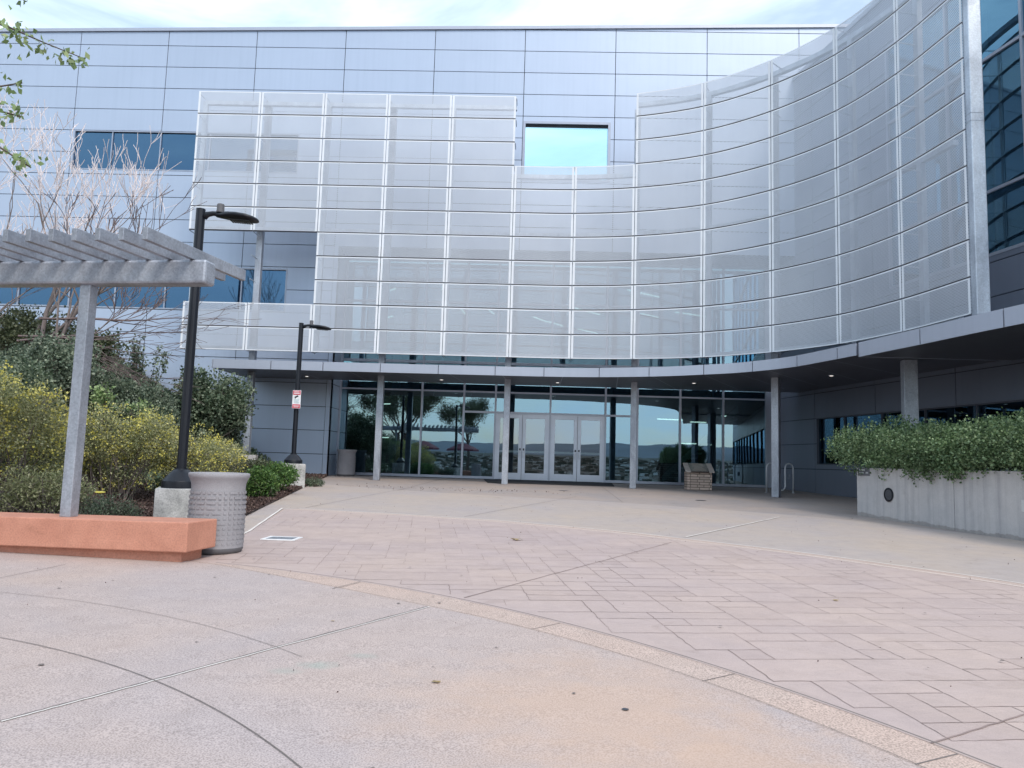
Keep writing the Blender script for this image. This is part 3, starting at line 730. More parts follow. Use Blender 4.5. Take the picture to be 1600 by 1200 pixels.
for (x, y, z, L, a) in ((-6.0, 31.5, 7.2, 1.6, 35), (-6.6, 33, 6.2, 1.4, 35), (-3.9, 31, 7.25, 2.2, 12), (-3.4, 34.5, 6.9, 2.2, -2), (-2.0, 33, 6.6, 1.6, -10), (-1.2, 30.8, 6.4, 1.6, -18), (0.2, 32.5, 6.2, 1.7, -28), (.8, 30.2, 5.6, 1.5, -35),
                        (2.2, 31.5, 6.4, 2.3, -42), (2.4, 34, 6.0, 2.0, -42), (4.4, 30.5, 7.0, 2.6, -50), (4.8, 32.8, 6.6, 2.4, -50), (6.4, 30.6, 6.2, 2.4, -62),
                        (-6.2, 31, 2.2, 1.0, 60), (-6.5, 34, .9, 1.0, 60), (5.6, 31, 1.9, 1.5, -78), (6.9, 33, 1.0, 1.3, -88), (7.9, 33.5, 1.0, 1.0, -88), (7.9, 31, 2.1, .6, -70), (7.4, 34, 2.0, 1.0, -88)):
    strip(x, y, z, L, a)

# ------------------------------------------------------------------ canopy
ZS, ZT = 2.70, 2.975
CV = [(-10.3, 23.74), (-8.8, 23.74), (-7.2, 23.74), (-5.3, 23.74), (-3.8, 23.74), (-2.3, 23.72), (-0.9, 23.70), (.31, 23.66), (1.7, 23.48), (2.96, 23.10), (4.0, 22.65), (4.96, 22.02), (5.75, 21.4), (6.37, 20.62), (6.75, 19.98), (6.97, 19.38), (7.24, 18.41), (7.48, 17.54)]
cv = spline(CV, 4)
def wallx(y): return 9.24 + .19257 * (26.7 - y)
def slab(curve, back, z0, z1, name, mat):
    b = MB(); poly = curve + back; b.prism(poly, z0, z1); return bp(b, name, mat)
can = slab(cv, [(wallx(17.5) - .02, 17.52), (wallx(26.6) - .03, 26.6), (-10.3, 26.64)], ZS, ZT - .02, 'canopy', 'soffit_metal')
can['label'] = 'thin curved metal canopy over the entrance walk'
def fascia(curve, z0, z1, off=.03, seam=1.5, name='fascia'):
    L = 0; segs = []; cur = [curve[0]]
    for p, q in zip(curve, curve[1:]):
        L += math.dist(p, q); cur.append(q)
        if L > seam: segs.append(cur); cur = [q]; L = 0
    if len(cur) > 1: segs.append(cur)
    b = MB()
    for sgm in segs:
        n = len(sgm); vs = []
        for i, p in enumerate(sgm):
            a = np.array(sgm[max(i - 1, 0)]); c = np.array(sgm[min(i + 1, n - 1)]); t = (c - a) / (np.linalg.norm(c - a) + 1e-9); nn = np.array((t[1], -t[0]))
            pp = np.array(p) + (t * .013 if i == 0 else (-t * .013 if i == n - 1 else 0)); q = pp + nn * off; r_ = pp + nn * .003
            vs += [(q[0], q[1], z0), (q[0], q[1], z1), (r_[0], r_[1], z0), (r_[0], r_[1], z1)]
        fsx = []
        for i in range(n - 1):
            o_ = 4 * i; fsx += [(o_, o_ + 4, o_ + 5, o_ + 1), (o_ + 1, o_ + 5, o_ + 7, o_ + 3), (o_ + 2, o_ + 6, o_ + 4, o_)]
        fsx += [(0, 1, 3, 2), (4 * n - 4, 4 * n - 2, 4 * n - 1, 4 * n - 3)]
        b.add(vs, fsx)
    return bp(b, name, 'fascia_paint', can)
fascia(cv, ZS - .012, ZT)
b = MB(); b.box((-10.33, 23.72, ZS - .012), (-10.303, 26.6, ZT)); bp(b, 'end_fascia', 'fascia_paint', can)
c2 = [(7.52, 17.50), (7.95, 15.58), (8.22, 14.2), (8.47, 13.1), (8.85, 11.3), (9.3, 9.2)]
can2 = slab(c2, [(wallx(9.2) + .3, 9.2), (wallx(17.5) - .02, 17.50)], 2.66, 2.965, 'canopy', 'soffit_metal'); can2['label'] = 'straight stretch of canopy running toward the viewer at right'
b = MB()
c2s = spline(c2, 3)
fo = can; can = can2; fascia(c2s, 2.648, 2.985, .03, 1.9); 
b.box((7.50, 17.505, 2.648), (wallx(17.5) - .05, 17.53, 2.985)); bp(b, 'end_fascia', 'fascia_paint', can2); can = fo
# soffit joints and downlights
for (x, y), (x2, y2) in (((-7.6, 23.8), (-7.6, 26.5)), ((-5.9, 23.8), (-5.9, 26.5)), ((-4.3, 23.8), (-3.9, 26.5)), ((-2.7, 23.8), (-2.4, 26.5)), ((-1, 23.8), (-.8, 26.5)), ((.9, 23.7), (.9, 26.5)), ((2.6, 23.3), (2.9, 26.5)), ((3.6, 22.9), (5, 26.5)), ((4.96, 22.1), (7, 26)), ((5.75, 21.5), (8.4, 25.4)), ((6.37, 20.7), (8.9, 24)), ((6.97, 19.5), (9.6, 22.5)), ((7.24, 18.5), (10, 20.8))):
    d = np.array((x2 - x, y2 - y)); d /= np.linalg.norm(d); nn = np.array((-d[1], d[0])) * .012
    b = MB(); b.add([(x + nn[0], y + nn[1], ZS - .004), (x2 + nn[0], y2 + nn[1], ZS - .004), (x2 - nn[0], y2 - nn[1], ZS - .004), (x - nn[0], y - nn[1], ZS - .004)], [(0, 1, 2, 3)]); bp(b, 'soffit_seam', 'fascia_paint', can)
for x, y in ((-7.81, 25.6), (-3.15, 25.5), (.8, 25.4), (5.17, 24.4), (8.43, 21.5)):
    b = MB(); b.lathe([(.0, -.006), (.06, -.006), (.075, -.01), (.085, -.004), (.085, .02)], (x, y, ZS - .004), 20); bp(b, 'downlight', 'aluminium_light', can)
    b = MB(); b.lathe([(0.0, -.011), (.05, -.011), (.05, -.007)], (x, y, ZS - .004), 16); bp(b, 'downlight_lens', 'downlight_glow', can)

# ------------------------------------------------------------------ perforated screen
KN = [(-11.6, 24.1), (-9.45, 24.1), (-7.29, 24.1), (-5.14, 24.1), (-2.99, 24.1), (-.84, 24.1), (1.15, 24.06), (3.1, 23.76), (5.12, 22.98), (6.79, 21.60), (8.00, 19.86), (8.68, 17.85), (9.04, 15.68)]
ZB_, RH = 3.312, .8037
NS = 8
kp = spline(KN, NS)
def seg_pts(i): return [np.array(p) for p in kp[i * NS:(i + 1) * NS + 1]]
def nrm(P, i):
    a = P[max(i - 1, 0)]; c = P[min(i + 1, len(P) - 1)]; t = (c - a) / np.linalg.norm(c - a); return np.array((t[1], -t[0])), t
steel = MB()
# support frame behind the panels
def knot_n(k):
    P = [np.array(p) for p in kp]; return nrm(P, min(k * NS, len(P) - 1))
full = {1, 3, 5, 7, 9}
for k in range(13):
    nn, t = knot_n(k); c = np.array(KN[k]) - nn * .62
    if k in full or k == 12: continue
    w = .075; M = Matrix(((t[0], -nn[0], 0, c[0]), (t[1], -nn[1], 0, c[1]), (0, 0, 1, 0), (0, 0, 0, 1)))
    top = ZB_ + 11 * RH if k not in (6,) else ZB_ + 8 * RH
    steel.box((-w, -w, ZB_ + .1), (w, w, top - .1), M)
def rail(z, a0, a1, h=.07, off=.62):
    P = [np.array(p) for p in kp]; vs = []; ids = range(a0 * NS, a1 * NS + 1 - (4 if a1 == 12 else 0))
    for i in ids:
        nn, t = nrm(P, i)
        for o_ in (off - .07, off + .07):
            q = P[i] - nn * o_
            vs += [(q[0], q[1], z - h), (q[0], q[1], z + h)]
    n = len(list(ids)); f = []
    for i in range(n - 1): a = 4 * i; b_ = a + 4; f += [(a, b_, b_ + 1, a + 1), (a + 1, b_ + 1, b_ + 3, a + 3), (a + 3, b_ + 3, b_ + 2, a + 2), (a + 2, b_ + 2, b_, a)]
    f += [(0, 1, 3, 2), (4 * n - 4, 4 * n - 2, 4 * n - 1, 4 * n - 3)]
    steel.add(vs, f)
rail(ZB_ + 11 * RH - .14, 0, 5); rail(ZB_ + 11 * RH - .14, 7, 12); rail(ZB_ + 8 * RH - .14, 5, 7); rail(ZB_ + 5.3 * RH, 0, 12, .06); rail(ZB_ + .18, 0, 12, .05)
# brackets to posts
for k in range(13):
    nn, t = knot_n(k)
    for j in range(0, 12, 1):
        if k == 12: continue
        if k in (6,) and j > 8: continue
        a = np.array(KN[k]) - nn * .06; c = np.array(KN[k]) - nn * .56; z = ZB_ + j * RH
        z = min(max(z, ZB_ + .05), ZB_ + 11 * RH - .05)
        steel.tube([(a[0], a[1], z), (c[0], c[1], z)], .016, 5)
scr = bp(steel, 'perforated_screen', 'galvanised_light'); scr['label'] = 'curved white perforated metal screen on steel frame'
def screen_panel(i, j, mesh_into=None):
    """column i, row j from the bottom"""
    P = seg_pts(i); z0 = ZB_ + j * RH + .028; z1 = ZB_ + (j + 1) * RH - .010; e = .030; g = .011; ed = MB(); ret = .055
    cum = [0]
    for a, c in zip(P, P[1:]): cum.append(cum[-1] + float(np.linalg.norm(c - a)))
    L = cum[-1]
    def at(u, off=0):
        u = min(max(u, 0), L)
        for q in range(len(P) - 1):
            if u <= cum[q + 1] + 1e-9:
                tt = (u - cum[q]) / (cum[q + 1] - cum[q]); p = P[q] * (1 - tt) + P[q + 1] * tt; t = (P[q + 1] - P[q]) / np.linalg.norm(P[q + 1] - P[q]); nn = np.array((t[1], -t[0]))
                n0, _ = nrm(P, q); n1, _ = nrm(P, q + 1); nn = n0 * (1 - tt) + n1 * tt
                return p - nn * off
        return P[-1]
    ev = .066; us = [g] + [g + ev] + [cum[q] for q in range(1, NS) if g + ev < cum[q] < L - g - ev] + [L - g - ev, L - g]
    # perforated face
    f = MB(); f.uv = []; uf = us[1:-1]
    for u in uf:
        p = at(u)
        for z in (z0 + e * (.12 if j else 1.0), z1 - e): f.v.append((p[0], p[1], z)); f.uv.append((u + i * 2.14, z))
    f.f = [(2 * q, 2 * q + 2, 2 * q + 3, 2 * q + 1) for q in range(len(uf) - 1)]
    # perforated side returns (saw-tooth look of the cut holes)
    for u in (g + .0, L - g):
        k0 = len(f.v)
        for off in (.004, .075):
            p = at(u, off)
            for z in (z0, z1): f.v.append((p[0], p[1], z)); f.uv.append((off + u, z))
        f.f.append((k0, k0 + 2, k0 + 3, k0 + 1))
    # folded edges
    def strip_(za, zb, off0, off1):
        vs = []
        for u in us:
            p = at(u, off0); q = at(u, off1); vs += [(p[0], p[1], za), (q[0], q[1], zb)]
        ed.add(vs, [(2 * q, 2 * q + 2, 2 * q + 3, 2 * q + 1) for q in range(len(us) - 1)])
    strip_(z1 - e, z1, 0, 0); strip_(z0, z0 + e * (.12 if j else 1.0), 0, 0); strip_(z1, z1, 0, ret); strip_(z0, z0, 0, ret)
    for ua, ub in ((us[0], us[1]), (us[-2], us[-1])):
        p = at(ua); q = at(ub); ed.add([(p[0], p[1], z0 + e * (.12 if j else 1.0)), (q[0], q[1], z0 + e * (.12 if j else 1.0)), (q[0], q[1], z1 - e), (p[0], p[1], z1 - e)], [(0, 1, 2, 3)])
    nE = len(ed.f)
    strip_(z0 - (.042 if j else .008), z0 - .0005, .022, .022)  # dark strip added behind the row gap to stand for its shadow
    # joined: the face uses material 0, the folded edge material 1
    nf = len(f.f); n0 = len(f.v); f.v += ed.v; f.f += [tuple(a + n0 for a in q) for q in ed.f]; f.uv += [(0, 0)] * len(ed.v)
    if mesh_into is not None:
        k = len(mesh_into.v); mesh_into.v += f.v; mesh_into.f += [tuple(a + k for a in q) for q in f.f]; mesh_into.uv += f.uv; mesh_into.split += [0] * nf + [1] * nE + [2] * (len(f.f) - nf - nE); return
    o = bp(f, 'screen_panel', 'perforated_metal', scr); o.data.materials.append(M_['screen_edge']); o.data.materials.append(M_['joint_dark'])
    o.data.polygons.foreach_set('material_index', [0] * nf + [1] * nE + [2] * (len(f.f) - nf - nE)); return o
cells = []
for i in range(12):
    for j in range(11):
        r = 10 - j     # row counted from the top
        if i < 2 and r in (6, 7, 8): continue
        if i in (5, 6) and r < 3: continue
        cells.append((i, j))
rest = [(11, 10), (11, 9), (11, 8), (10, 10), (10, 9), (9, 10)] + [c for c in cells if c[0] == 0] + [c for c in cells if c[0] == 1][::-1]
rest = rest[:len(cells) - 100]
other = MB(); other.uv = []; other.split = []
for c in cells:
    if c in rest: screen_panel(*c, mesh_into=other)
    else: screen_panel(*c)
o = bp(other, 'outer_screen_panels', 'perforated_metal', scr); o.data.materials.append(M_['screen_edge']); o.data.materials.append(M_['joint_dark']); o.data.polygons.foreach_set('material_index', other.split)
o['kind'] = 'stuff'
# end channel of the screen
b = MB(); M = Matrix.Rotation(R(-2), 4, 'Z'); b.box((9.06, 15.50, ZB_ - .03), (9.34, 15.72, 14.0)); bp(b, 'end_channel', 'galvanised_light', bevel=.02)
for z in (7.45, 7.62): b = MB(); b.box((9.055, 15.495, z), (9.345, 15.725, z + .008)); bp(b, 'channel_weld', 'galvanised')
# columns
def column(x, y, w, rot, z1, z0=None, brk=None):
    z0 = gz(x, y) if z0 is None else z0
    M = Matrix.Translation((x, y, 0)) @ Matrix.Rotation(R(rot), 4, 'Z'); b = MB(); b.box((-w / 2, -w / 2, z0), (w / 2, w / 2, z1), M)
    o = bp(b, 'column', 'galvanised', bevel=.012)
    return o
TOP = ZB_ + 11 * RH - .1
column(-9.45, 24.85, .205, 0, TOP); column(-5.10, 24.95, .205, 0, TOP); column(-.87, 24.95, .205, 0, ZB_ + 8 * RH); column(3.30, 24.80, .205, -8, TOP)
column(7.17, 22.45, .215, -38, TOP); column(8.93, 18.1, .31, -12, 2.69)
# ------------------------------------------------------------------ lamps, cans, bench, pergola ...
def lamp(loc, label, base_w, pole_h, rz=0, conc_h=.63, frot=R(20)):
    r = empty('street_lamp', loc, label, 'street lamp', 'black single-arm lamps in the planting bed', rz)
    b = MB(); b.box((-base_w / 2, -base_w / 2, -.25), (base_w / 2, base_w / 2, conc_h), Matrix.Rotation(frot, 4, 'Z')); b.build('footing', 'concrete_base', r, bevel=.012)
    b = MB(); b.lathe([(.235, conc_h + .001), (.235, conc_h + .09), (.22, conc_h + .105), (.15, conc_h + .19), (.10, conc_h + .235), (.082, conc_h + .245), (.082, conc_h + .26)], n=28); b.build('base_cover', 'black_metal', r, smooth=True, bevel=.004)
    b = MB(); b.tube([(0, 0, conc_h + .02), (0, 0, conc_h + pole_h)], .062, 20); b.build('pole', 'black_metal', r, smooth=False, bevel=.006)
    H = conc_h + pole_h; b = MB()
    b.tube([(.05, 0, H - .12), (.10, 0, H - .075), (.17, 0, H - .06), (.27, 0, H - .065), (.34, 0, H - .075)], [.045, .04, .034, .036, .05], 10)
    b.build('arm', 'black_metal', r, smooth=True)
    # luminaire head
    prof = [(.22, .035, .028, 0), (.30, .07, .045, 0), (.40, .13, .055, -.005), (.52, .165, .055, -.015), (.65, .165, .05, -.03), (.74, .13, .04, -.045), (.79, .07, .025, -.055), (.805, .02, .01, -.058)]
    b = MB(); vs = []; n = 16
    for x, w, h, dz in prof:
        for j in range(n):
            a = 2 * PI * j / n; vs.append((x, w * math.cos(a), H - .085 + dz + (h if math.sin(a) > 0 else h * .9) * math.sin(a)))
    b.add(vs, [(i * n + j, i * n + (j + 1) % n, (i + 1) * n + (j + 1) % n, (i + 1) * n + j) for i in range(len(prof) - 1) for j in range(n)] + [tuple(reversed(range(n))), tuple(range(len(vs) - n, len(vs)))])
    hd = b.build('lamp_head', 'black_metal', r, smooth=True)
    b = MB()
    for q in range(9): b.box((.42 + q * .033, -.09, H - .158 - q * .002), (.44 + q * .033, .09, H - .150 - q * .002))
    b.build('led_array', 'lens_dark', hd)
    b = MB(); b.lathe([(0.0, .10), (.045, .10), (.05, .09), (.05, .0), (.056, 0), (.056, -.02)], (.27, 0, H - .025), 16); b.build('photocell', 'cable_grey', hd)
    return r
l1 = lamp((-4.66, 10.0, -1.115), 'nearer black lamp post on a stained concrete footing beside the orange bench', .56, 3.82, R(2))
l2 = lamp((-6.27, 19.8, -.865), 'farther black lamp post with a small red and white sign near the entrance', .60, 3.75, R(2))
sg = empty('security_sign', (-6.235, 19.66, 1.45), 'small red and white camera warning sign strapped to the farther lamp post', 'sign')
b = MB(); b.box((-.11, -.004, -.24), (.11, .004, .24)); b.build('sign_plate', 'white_paint', sg, bevel=.003)
b = MB(); b.box((-.10, -.0085, .12), (.10, -.0045, .23)); b.build('red_band', 'sign_red', sg); b = MB(); b.box((-.10, -.0085, -.23), (.10, -.0045, -.13)); b.build('red_band', 'sign_red', sg)
b = MB(); b.box((-.07, -.012, .19), (.07, -.009, .205)); b.box((-.075, -.012, .15), (.075, -.009, .17)); b.box((-.075, -.012, -.18), (.075, -.009, -.165)); b.box((-.06, -.012, -.205), (.06, -.009, -.195)); b.build('lettering', 'white_paint', sg)
b = MB(); M = Matrix.Translation((-.005, 0, .07)) @ Matrix.Rotation(R(-28), 4, 'Y'); b.box((-.05, -.0085, -.02), (.05, -.0045, .02), M); b.box((-.045, -.0085, .015), (-.03, -.0045, .04)); b.build('camera_icon', 'black_metal', sg)
b = MB()
for q in range(5): b.box((-.07 + (q % 2) * .01, -.0085, -.01 - q * .022), (.075 - (q % 3) * .012, -.0045, -.002 - q * .022))
b.build('small_print', 'sign_blue', sg)

def litter_can(loc, label, s=1.0):
    r = empty('litter_bin', loc, label, 'litter bin', 'ribbed concrete litter bins')
    H = .87; prof = [(.275, 0), (.30, .035), (.302, .06), (.300, .30), (.296, .55), (.288, .70), (.292, .76), (.312, .815), (.325, .835), (.328, .868), (.318, .876), (.285, .878), (.262, .870), (.255, .84), (.25, .60)]
    b = MB(); b.lathe([(a * s, z * s) for a, z in prof[2:]], n=56); body = b; nsm = len(b.f)
    b = MB(); b.lathe([(0, .002 * s)] + [(a * s, z * s) for a, z in prof[:3]], n=40); b.build('bin_foot', 'cable_grey', r, smooth=True)
    # raised weave of small blocks
    NA = 32; rr = random.Random(4); 
    for q in range(11):
        z = (.10 + q * .055) * s; j = 0
        while j < NA:
            ln = 2 if rr.random() < .18 else 1; hh = .027 * s
            a0 = 2 * PI * (j + .12) / NA; a1 = 2 * PI * (j + ln - .36) / NA; r0 = .297 * s; r1 = .3062 * s
            if z > .6 * s: r0 -= .004 * s; r1 -= .006 * s
            vs = []
            for a in (a0, (a0 + a1) / 2, a1):
                for rad in (r0, r1):
                    for zz in (z, z + hh): vs.append((rad * math.cos(a), rad * math.sin(a), zz))
            body.add(vs, [(0, 2, 3, 1), (2, 6, 7, 3), (6, 10, 11, 7), (3, 7, 5, 1), (7, 11, 9, 5), (0, 4, 6, 2), (4, 8, 10, 6), (8, 9, 11, 10)]); j += ln
    o_ = body.build('bin_body', 'concrete_can', r); o_.data.polygons.foreach_set('use_smooth', [True] * nsm + [False] * (len(o_.data.polygons) - nsm))
    b = MB(); b.lathe([(0, .83 * s), (.25 * s, .83 * s)], n=32); b.build('bin_lid', 'concrete_pale', r)
    return r
litter_can((-3.47, 8.38, gz(0, 8.38) + .012), 'large grey concrete litter bin at the end of the orange bench', .985)
litter_can((-6.68, 27.2, gz(0, 27.2)), 'grey concrete litter bin in the corner left of the glass entrance', 1.08)

# bench
AB = -7.0
bn = empty('bench', (-3.375, 7.466, gz(0, 7.5) + .016), 'long orange stucco bench with an overhanging slab seat', 'bench', rz=R(AB))
ht = -.70 - bn.location.z
tilt = lambda x: .012 * x
b = MB(); vs = []
def sbox(b, x0, x1, y0, y1, z0, z1):
    v = []
    for z in (z0, z1):
        for x, y in ((x0, y0), (x1, y0), (x1, y1), (x0, y1)): v.append((x, y, z + tilt(x) if z > .05 else z))
    b.add(v, [(0, 3, 2, 1), (4, 5, 6, 7), (0, 1, 5, 4), (1, 2, 6, 5), (2, 3, 7, 6), (3, 0, 4, 7)])
sbox(b, -6.0, 0.0, 0.0, .55, ht - .294, ht)
o = b.build('seat_slab', 'stucco_orange', bn, bevel=.012)
b = MB(); sbox(b, -6.0, -.10, .09, .46, -.1, ht - .2945); b.build('plinth', 'stucco_orange', bn, bevel=.006)

# pergola
pg = empty('pergola', (-3.443, 7.60, -.70), 'galvanised steel pergola with a single post rising from the orange bench', 'pergola', rz=R(-7))
BT = 2.0 + .70
b = MB(); b.box((-6.2, 0, BT - .255), (0, .20, BT)); b.build('beam', 'galvanised', pg, bevel=.028)
b = MB(); b.box((-1.475, .05, -.02), (-1.350, .175, BT - .2555)); b.build('post', 'galvanised', pg, bevel=.008)
b = MB(); b.box((-5.3, .05, -.02), (-5.17, .175, BT - .2555)); b.build('post', 'galvanised', pg, bevel=.008)
for k in range(22):
    x = -.17 - .251 * k; M = Matrix.Translation((x, .1, BT)) @ Matrix.Rotation(R(-4.5), 4, 'Z')
    b = MB(); b.box((-.028, -.80, .001), (.030, .86, .125), M); b.build('rafter', 'galvanised', pg, bevel=.004)

# planter at right and its hedge
PD = np.array((.1866, -.98245)); PN = np.array((.98245, .1866)); P0 = np.array((7.05, 16.67))
def pf(s, d, z): p = P0 + PD * s + PN * d; return (p[0], p[1], z)
pl = empty('concrete_planter', (P0[0], P0[1], gz(*P0)), 'long raised concrete planter holding the hedge at right', 'planter')
PO = tuple(pl.location)
def pbox(b, s0, s1, d0, d1, z0, z1):
    b.add([pf(s0, d0, z0), pf(s1, d0, z0), pf(s1, d1, z0), pf(s0, d1, z0), pf(s0, d0, z1), pf(s1, d0, z1), pf(s1, d1, z1), pf(s0, d1, z1)], [(0, 3, 2, 1), (4, 5, 6, 7), (0, 1, 5, 4), (1, 2, 6, 5), (2, 3, 7, 6), (3, 0, 4, 7)])
b = MB(); pbox(b, 0, 2.845, 0, .2, -1.3, .09); pbox(b, 2.857, 8.5, 0, .2, -1.4, .09); pbox(b, 0, .2, .2001, 2.1, -1.3, .09)
b.build('planter_wall', 'planter_concrete', pl, PO, bevel=.012)
b = MB(); pbox(b, 2.84, 2.862, .012, .18, -1.35, .085); b.build('wall_joint', 'joint_dark', pl, PO)
b = MB(); pbox(b, .2, 8.5, .2, 2.1, -.3, -.02); b.build('planter_soil', 'bark', pl, PO)
# round louvred vent
b = MB(); c = np.array(pf(1.07, -.004, -.44)); n = 28
def ring(r, off): return [tuple(np.array((c[0], c[1], c[2])) + np.array((PD[0], PD[1], 0)) * r * math.cos(2 * PI * j / n) + np.array((0, 0, 1)) * r * math.sin(2 * PI * j / n) - np.array((PN[0], PN[1], 0)) * off) for j in range(n)]
rs = [ring(.14, 0), ring(.14, .018), ring(.115, .022), ring(.112, .006)]
for q in rs: b.v += q
b.f = [(i * n + j, i * n + (j + 1) % n, (i + 1) * n + (j + 1) % n, (i + 1) * n + j) for i in range(3) for j in range(n)] + [tuple(3 * n + j for j in range(n))]
vt = b.build('vent', 'black_metal', pl, PO)
b = MB()
for k in range(9):
    z = -.095 + k * .0225; hw = math.sqrt(max(0, .110 ** 2 - z * z)); b.add([pf(1.07 - hw, -.022, -.44 + z), pf(1.07 + hw, -.022, -.44 + z), pf(1.07 + hw, -.012, -.44 + z + .012), pf(1.07 - hw, -.012, -.44 + z + .012)], [(0, 1, 2, 3)])
b.build('louvre', 'cable_grey', vt, (0, 0, 0)).location = (-PO[0], -PO[1], -PO[2])
vt_l = None
b = MB(); pbox(b, .055, .46, -.008, -.001, -.075, .085); pq = b.build('plaque', 'plaque_grey', pl, PO)
b = MB(); rr = random.Random(3)
for (za, zb, s0, s1) in ((.038, .062, .12, .30), (-.022, -.002, .10, .27), (-.022, -.002, .33, .40)):
    s = s0
    b = MB()
    while s < s1:
        w = rr.uniform(.010, .017); pbox(b, s, s + w, -.0105, -.0085, za, zb - rr.uniform(0, .006)); s += w + .007
    b.build('lettering', 'white_paint', pq, PO)
b = MB(); pbox(b, 4.33, 4.42, -.01, -.001, -.55, -.36); b.build('notice_plate', 'concrete_pale', pl, PO)

def blob_leaves(blobs, n, size, rng, shell=.55, aspect=.42, jitter=.9, clump=0, up=.3):
    """blobs: (cx,cy,cz,rx,ry,rz,weight)"""
    w = np.array([q[6] if len(q) > 6 else q[3] * q[4] for q in blobs]); w = w / w.sum(); ps = []; ns = []
    for q, wi in zip(blobs, w):
        k = int(n * wi); 
        d = rng.normal(0, 1, (k, 3)); d /= np.linalg.norm(d, axis=1)[:, None]
        r = shell + (1 - shell) * rng.random(k) ** .6
        # lumpy surface
        f = 1 + .16 * np.sin(d[:, 0] * 7 + q[0] * 3) * np.cos(d[:, 1] * 6 + q[1]) + .12 * np.sin(d[:, 2] * 9 + q[0]) + .09 * np.sin(d[:, 0] * 17) * np.sin(d[:, 2] * 15)
        p = d * (r * f)[:, None] * np.array(q[3:6]) + np.array(q[:3])
        if clump:
            kk = max(1, k // clump); c = p[:kk]; cn = d[:kk]; idx = rng.integers(0, kk, k); p = c[idx] + rng.normal(0, size * 1.1, (k, 3)); d = cn[idx]
        ps.append(p); ns.append(d)
    P = np.concatenate(ps); N = np.concatenate(ns) + np.array((0, 0, up))
    return leaf_arrays(P, N, size, rng, aspect, jitter)
def plant(name, base, blobs, n, size, mat, label, cat, group=None, stems=10, smat='bark', seed=1, flowers=None, part='foliage', shell=.55, clump=5, aspect=.42, jitter=.9, srad=.012, up=.3, zmin=None, spread=.8):
    r = empty(name, base, label, cat, group); g = np.random.default_rng(seed); B = np.array(base)
    bl = [tuple(np.array(q[:3]) - B) + tuple(q[3:]) for q in blobs]
    V, F = blob_leaves(bl, n, size, g, shell, aspect, jitter, clump, up)
    if zmin is not None:
        ok = (V.reshape(-1, 4, 3)[:, :, 2] + B[2] > zmin).all(1); V = V.reshape(-1, 4, 3)[ok].reshape(-1, 3); F = np.arange(len(V)).reshape(-1, 4)
    npmesh(part, V, F, mat, r)
    if flowers:
        nf, fsz, fm = flowers
        V, F = blob_leaves([q[:3] + tuple(a * 1.03 for a in q[3:6]) + q[6:] for q in bl], nf, fsz, g, .86, .5, 1.2, 7, .6)
        npmesh('blossom', V, F, fm, r)
    if stems:
        b = MB(); rr = random.Random(seed)
        for k in range(stems):
            q = bl[rr.randrange(len(bl))]; a = rr.uniform(0, 2 * PI); rad = rr.uniform(.2, spread); e = (q[0] + q[3] * rad * math.cos(a), q[1] + q[4] * rad * math.sin(a), q[2] + q[5] * rr.uniform(-.2, .85))
            s = (rr.uniform(-.12, .12) + .35 * q[0], rr.uniform(-.12, .12) + .35 * q[1], -.05); m = ((s[0] + e[0]) / 2 + rr.uniform(-.12, .12), (s[1] + e[1]) / 2 + rr.uniform(-.12, .12), e[2] * .45)
            b.tube([s, m, e], [srad, srad * .7, srad * .3], 5)
            for t in range(3):
                f = rr.uniform(.4, .95); o_ = [m[i] * (1 - f) + e[i] * f for i in range(3)]; b.tube([o_, [o_[i] + rr.uniform(-.25, .25) * (1.2 if i < 2 else .9) for i in range(3)]], [srad * .45, srad * .15], 4)
        b.build('stem', smat, r)
    return r
# hedge: blobs along the planter
bl = []; rr = random.Random(8)
s = -.35
while s < 8:
    for d in (.05, .7, 1.4):
        c = pf(s, d + rr.uniform(-.08, .08), .42 + rr.uniform(-.05, .06) + (.02 * s)); bl.append((c[0], c[1], c[2] + (-.02 if d < .3 else .08) + (.10 if s < .55 else 0), .42 + rr.uniform(-.05, .06), .42 + rr.uniform(-.05, .05), .40 + rr.uniform(-.05, .06), 1))
    s += .42
for k in range(16):
    c = pf(rr.uniform(.1, 7.8), -.03, .10 + rr.uniform(-.05, .05)); bl.append((c[0], c[1], c[2], rr.uniform(.14, .26), rr.uniform(.14, .26), rr.uniform(.10, .20), .22))
plant('hedge', (pf(2, .9, 0)[0], pf(2, .9, 0)[1], -.02), bl, 120000, .047, 'leaf_hedge', 'dense green hedge spilling over the front of the concrete planter', 'hedge', stems=60, seed=5, shell=.72, clump=6, up=.25, srad=.006, spread=.9)
b = MB(); rr = random.Random(2); P = []
# long shoots on top
shoot = []
for k in range(34):
    c = pf(rr.uniform(-.2, 7.5), rr.uniform(0, 1.3), 0); z = .80 + rr.uniform(0, .05); h = rr.uniform(.10, .26)
    for t in range(9):
        shoot.append((c[0] + rr.uniform(-.03, .03), c[1] + rr.uniform(-.03, .03), z + h * t / 8))
hs = [o for o in bpy.data.objects if o.name.startswith('hedge')][0]
P = np.array(shoot) - np.array(hs.location); V, F = leaf_arrays(P, np.tile((0, 0, .8), (len(P), 1)), .055, rng, .36, .7); npmesh('shoots', V, F, 'leaf_hedge', hs)

